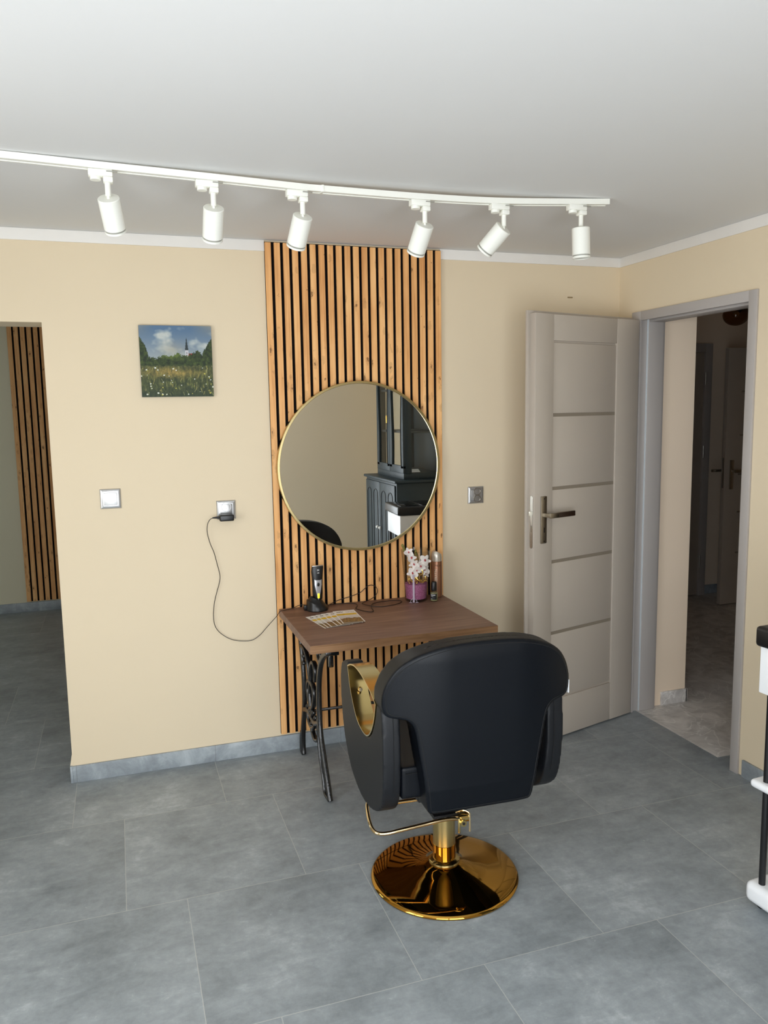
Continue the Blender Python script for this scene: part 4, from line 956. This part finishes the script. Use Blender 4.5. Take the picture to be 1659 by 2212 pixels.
# arms
armout = [(.200, .737), (.255, .728), (.300, .700), (.318, .640), (.314, .56), (.298, .48), (.262, .41), (.20, .350), (.12, .318), (.04, .308), (-.05, .318), (-.13, .346), (-.185, .385), (-.212, .44), (-.224, .52), (-.226, .60), (-.222, .67), (-.212, .708), (-.186, .714), (-.166, .712)]
loopU = [(-.160, .712), (-.145, .668), (-.118, .620), (-.078, .580), (-.030, .560), (.030, .560), (.088, .578), (.138, .620), (.175, .668), (.197, .727)]
strap = [(.197, .727), (.150, .746), (.090, .757), (.020, .756), (-.050, .746), (-.110, .732), (-.160, .712)]
out_s = sp2(armout, 4); U_s = sp2(loopU, 6); S_s = sp2(strap, 6)
CX_BASE = CX
for side in (-1, 1):
    CX = CX_BASE + (.014 if side == 1 else 0)
    xo, xi = side * .298 + CX, side * .240 + CX
    poly = out_s + U_s
    if side == 1: pass
    bm = B(); prism(bm, poly, lambda u, v, w_: Vector((w_, u, v)), xi, xo)
    arm = obj('arm_panel', bm, M_leather2, CH)
    bake(arm, [('REMESH', dict(mode='VOXEL', voxel_size=.005)), ('SMOOTH', dict(factor=.5, iterations=9))])
    for v in arm.data.vertices:
        z = v.co.z; y = v.co.y
        v.co.x -= side * (.035 * max(0, .55 - z) * 1.0) * (1 if side == 1 else .3)
    loop = [(a, b) for a, b in U_s[:-1]] + [(a, b) for a, b in S_s[:-1]]
    n = len(loop); tw = .0045
    inn = offs(loop, tw); cen = Vector((sum(a for a, b in loop) / n, sum(b for a, b in loop) / n))
    if (Vector(inn[5]) - cen).length > (Vector(loop[5]) - cen).length: inn = offs(loop, -tw)
    bm = B(); x0_, x1_ = side * .238 + CX, side * .3005 + CX
    V = [[bm.verts.new((xx, a, b)) for a, b in lp] for lp, xx in ((loop, x0_), (loop, x1_), (inn, x1_), (inn, x0_))]
    for q in range(4):
        A, C_ = V[q], V[(q + 1) % 4]
        for i in range(n): bm.faces.new((A[i], A[(i + 1) % n], C_[(i + 1) % n], C_[i]))
    gl = obj('gold_armrest', bm, M_goldlt, CH, 40)
    for (a, b, tx) in ((.150, .652, .0), (-.105, .618, 0), (-.02, .570, 0)):
        nrm = (cen - Vector((a, b))).normalized()
        bm = B(); cyl(bm, (side * .268 + CX, a, b), (side * .268 + CX, a + nrm.x * .010, b + nrm.y * .010), .0085, .0065, 16); obj('screw', bm, M_goldpin, gl)
    ins = [(x_, y_) for x_, y_ in out_s if y_ < .70 and x_ < .0]
    bm = B(); tube(bm, [Vector((side * .2635 + CX - side * (.035 * max(0, .55 - b)) * (1 if side == 1 else .3), a - .0035, b)) for a, b in out_s if a < -.195 and .43 < b < .70], .0010, 6); obj('arm_seam', bm, M_seam, arm)
bm = B(); box(bm, .349, .353, -.220, -.198, .694, .738, .001); obj('white_tag', bm, M_whitepl, CH)

# ------------------------------------------------------------------ hairdresser trolley
tr_rz = math.radians(4)
TR = thing('hairdresser_trolley', 'white and black hairdresser trolley cut off by the right edge of the photo', 'trolley', (1.846, -1.698, 0), tr_rz)
def rbox(x0, x1, y0, y1, z0, z1, bev, seg=3):
    bm = B(); box(bm, x0, x1, y0, y1, z0, z1, bev, seg); return bm
TW, TD = .37, .36
obj('base_tray', rbox(0, TW, -TD, 0, .018, .088, .022, 4), M_whitepl, TR)
for (a, b) in ((.04, -.04), (TW - .04, -.04), (.04, -TD + .04), (TW - .04, -TD + .04)):
    bm = B(); cyl(bm, (a - .010, b, .0155), (a + .010, b, .0155), .015, seg=24); obj('wheel', bm, M_blackpl, TR)
for (a, b) in ((.030, -.045), (TW - .030, -.045), (.030, -TD + .045), (TW - .030, -TD + .045)):
    bm = B(); cyl(bm, (a, b, .088), (a, b, .865), .0105, seg=20); obj('pole', bm, M_blackpl, TR)
obj('shelf', rbox(0.002, TW - .002, -TD + .002, -.002, .405, .432, .012, 3), M_whitepl, TR)
obj('drawer_cabinet', rbox(.018, TW - .018, -TD + .014, -.008, .715, .866, .004, 2), M_whitepl, TR)
for zz in (.718, .792):
    obj('drawer', rbox(.024, TW - .024, -TD + .004, -TD + .015, zz, zz + .070, .003, 2), M_whitepl, TR)
bm = B(); box(bm, 0, TW, -TD, 0, .866, .930, .012, 3); tray = obj('top_tray', bm, M_blackpl, TR)
bm = B(); box(bm, .03, .17, -TD + .03, -.03, .929, .932, .002); box(bm, .19, TW - .03, -TD + .03, -.03, .929, .932, .002); obj('tray_compartment', bm, mat('dark_tray_recess', (8, 8, 9), .15), tray)
bm = B(); tube(bm, spline([(.150, -.009, .800), (.158, -.008, .812), (.150, -.008, .822), (.146, -.008, .812)], 6), .0014, 6); tube(bm, spline([(.170, -.009, .815), (.176, -.008, .830), (.174, -.008, .842)], 6), .0014, 6); obj('printed_mark', bm, M_blackpl, TR)
bm = B(); cyl(bm, (.10, -.20, .115), (.16, -.20, .115), .03, seg=32); obj('black_roll', bm, M_blackpl, TR)

# ------------------------------------------------------------------ dark teal cabinet (seen in the mirror)
cb = thing('glazed_cabinet', 'dark teal cabinet with a glazed upper part, visible only in the mirror', 'cabinet', (2.28, -2.76, 0))
CX0, CX1, CY0, CY1 = 2.065, 2.498, -3.17, -2.36
bm = B(); box(bm, CX0 + .012, CX1, CY0 + .01, CY1 - .01, 0.0, 1.030, .003); obj('lower_body', bm, M_teal, cb)
bm = B(); box(bm, CX0 - .01, CX1, CY0 - .012, CY1 + .012, 1.030, 1.052, .008, 3); obj('ledge', bm, M_teal, cb)
for (a, b) in ((CY0 + .03, -2.768), (-2.762, CY1 - .03)):
    bm = B(); box(bm, CX0, CX0 + .012, a, b, .06, 1.01, .003); dr = obj('lower_door', bm, M_teal, cb)
    for c in (a + .10, b - .10):
        gp = [(CX0 - .0012, c - .055, .12), (CX0 - .0012, c - .055, .90)] + [(CX0 - .0012, c - .055 * math.cos(t), .90 + .045 * math.sin(t)) for t in [PI * k / 8 for k in range(1, 8)]] + [(CX0 - .0012, c + .055, .90), (CX0 - .0012, c + .055, .12)]
        bm = B(); tube(bm, gp, .004, 6, True); obj('panel_groove', bm, M_tealdk, dr)
    k_ = -2.80 if a < -3 else -2.73
    bm = B(); r_ = bmesh.ops.create_uvsphere(bm, u_segments=14, v_segments=10, radius=.014)['verts']
    for v in r_: v.co += Vector((CX0 - .014, k_, .63))
    obj('knob', bm, mat('white_china_knob', (235, 235, 230), .2), dr)
UX0, UX1, UY0, UY1, UZ = 2.16, 2.498, -3.10, -2.43, 2.12
bm = B(); box(bm, UX0, UX1, UY0, UY1, 1.052, 1.10, .003); box(bm, UX0, UX1, UY0, UY1, UZ - .06, UZ, .003)
for (a, b) in ((UX0 + .02, UY0), (UX0 + .02, UY1 - .04), (UX1 - .05, UY0), (UX1 - .05, UY1 - .04)): box(bm, a, a + .05, b, b + .04, 1.09, UZ - .05, .003)
box(bm, UX1 - .012, UX1, UY0 + .02, UY1 - .02, 1.09, UZ - .05)
obj('upper_body', bm, M_teal, cb)
for zz in (1.42, 1.76):
    bm = B(); box(bm, UX0 + .03, UX1 - .015, UY0 + .02, UY1 - .02, zz, zz + .018, .002); obj('shelf_board', bm, M_teal, cb)
bm = B(); box(bm, UX0 + .06, UX1 - .05, UY1 - .012, UY1 - .008, 1.10, UZ - .06); obj('side_pane', bm, M_glass, cb)
bm = B(); box(bm, UX0 + .06, UX1 - .05, UY0 + .008, UY0 + .012, 1.10, UZ - .06); obj('side_pane', bm, M_glass, cb)
for (a, b) in ((UY0 + .005, -2.768), (-2.762, UY1 - .005)):
    bm = B()
    fw_ = .05; box(bm, UX0 - .002, UX0 + .020, a, b, 1.10, 1.16, .002); box(bm, UX0 - .002, UX0 + .020, a, b, UZ - .12, UZ - .06, .002)
    for yy in (a, b - fw_):
        def wv(z): return .012 * math.sin((z - 1.1) * 6.5)
        s_ = [1.14 + i * .86 / 20 for i in range(21)]
        prism(bm, [(yy - (wv(z) if yy != a else 0), z) for z in s_] + [(yy + fw_ + (wv(z) if yy == a else 0), z) for z in s_[::-1]], lambda u, v, w_: Vector((w_, u, v)), UX0 - .002, UX0 + .020)
    gd = obj('glazed_door', bm, M_teal, cb)
    bm = B(); box(bm, UX0 + .008, UX0 + .011, a + .03, b - .03, 1.14, UZ - .1); obj('glass_pane', bm, M_glass, gd)
    bm = B(); tube(bm, [(UX0 - .004, b - fw_ + .012 - .012 * math.sin((z - 1.1) * 6.5), z) for z in [1.14 + i * .043 for i in range(20)]], .004, 6); obj('door_bead', bm, M_tealdk, gd)
bm = B(); tube(bm, [(UX0 - .020, -2.775, 1.50), (UX0 - .020, -2.775, 1.56)], .006, 12); obj('brass_pull', bm, M_brass, cb)
bm = B(); prism(bm, [(-2.60, 1.1025), (-2.50, 1.1025), (-2.55, 1.125)], lambda u, v, w_: Vector((w_, u, v)), 2.25, 2.33); tag(obj('folded_card', bm, M_whitepl), 'white folded card inside the glazed teal cabinet, seen in the mirror', 'card')
bm = B(); tube(bm, [(2.40, -3.30, 0.001), (2.49, -3.22, 1.42)], .012, 14); tag(obj('broom_handle', bm, M_blue), 'blue stick leaning beside the teal cabinet, seen in the mirror', 'broom')
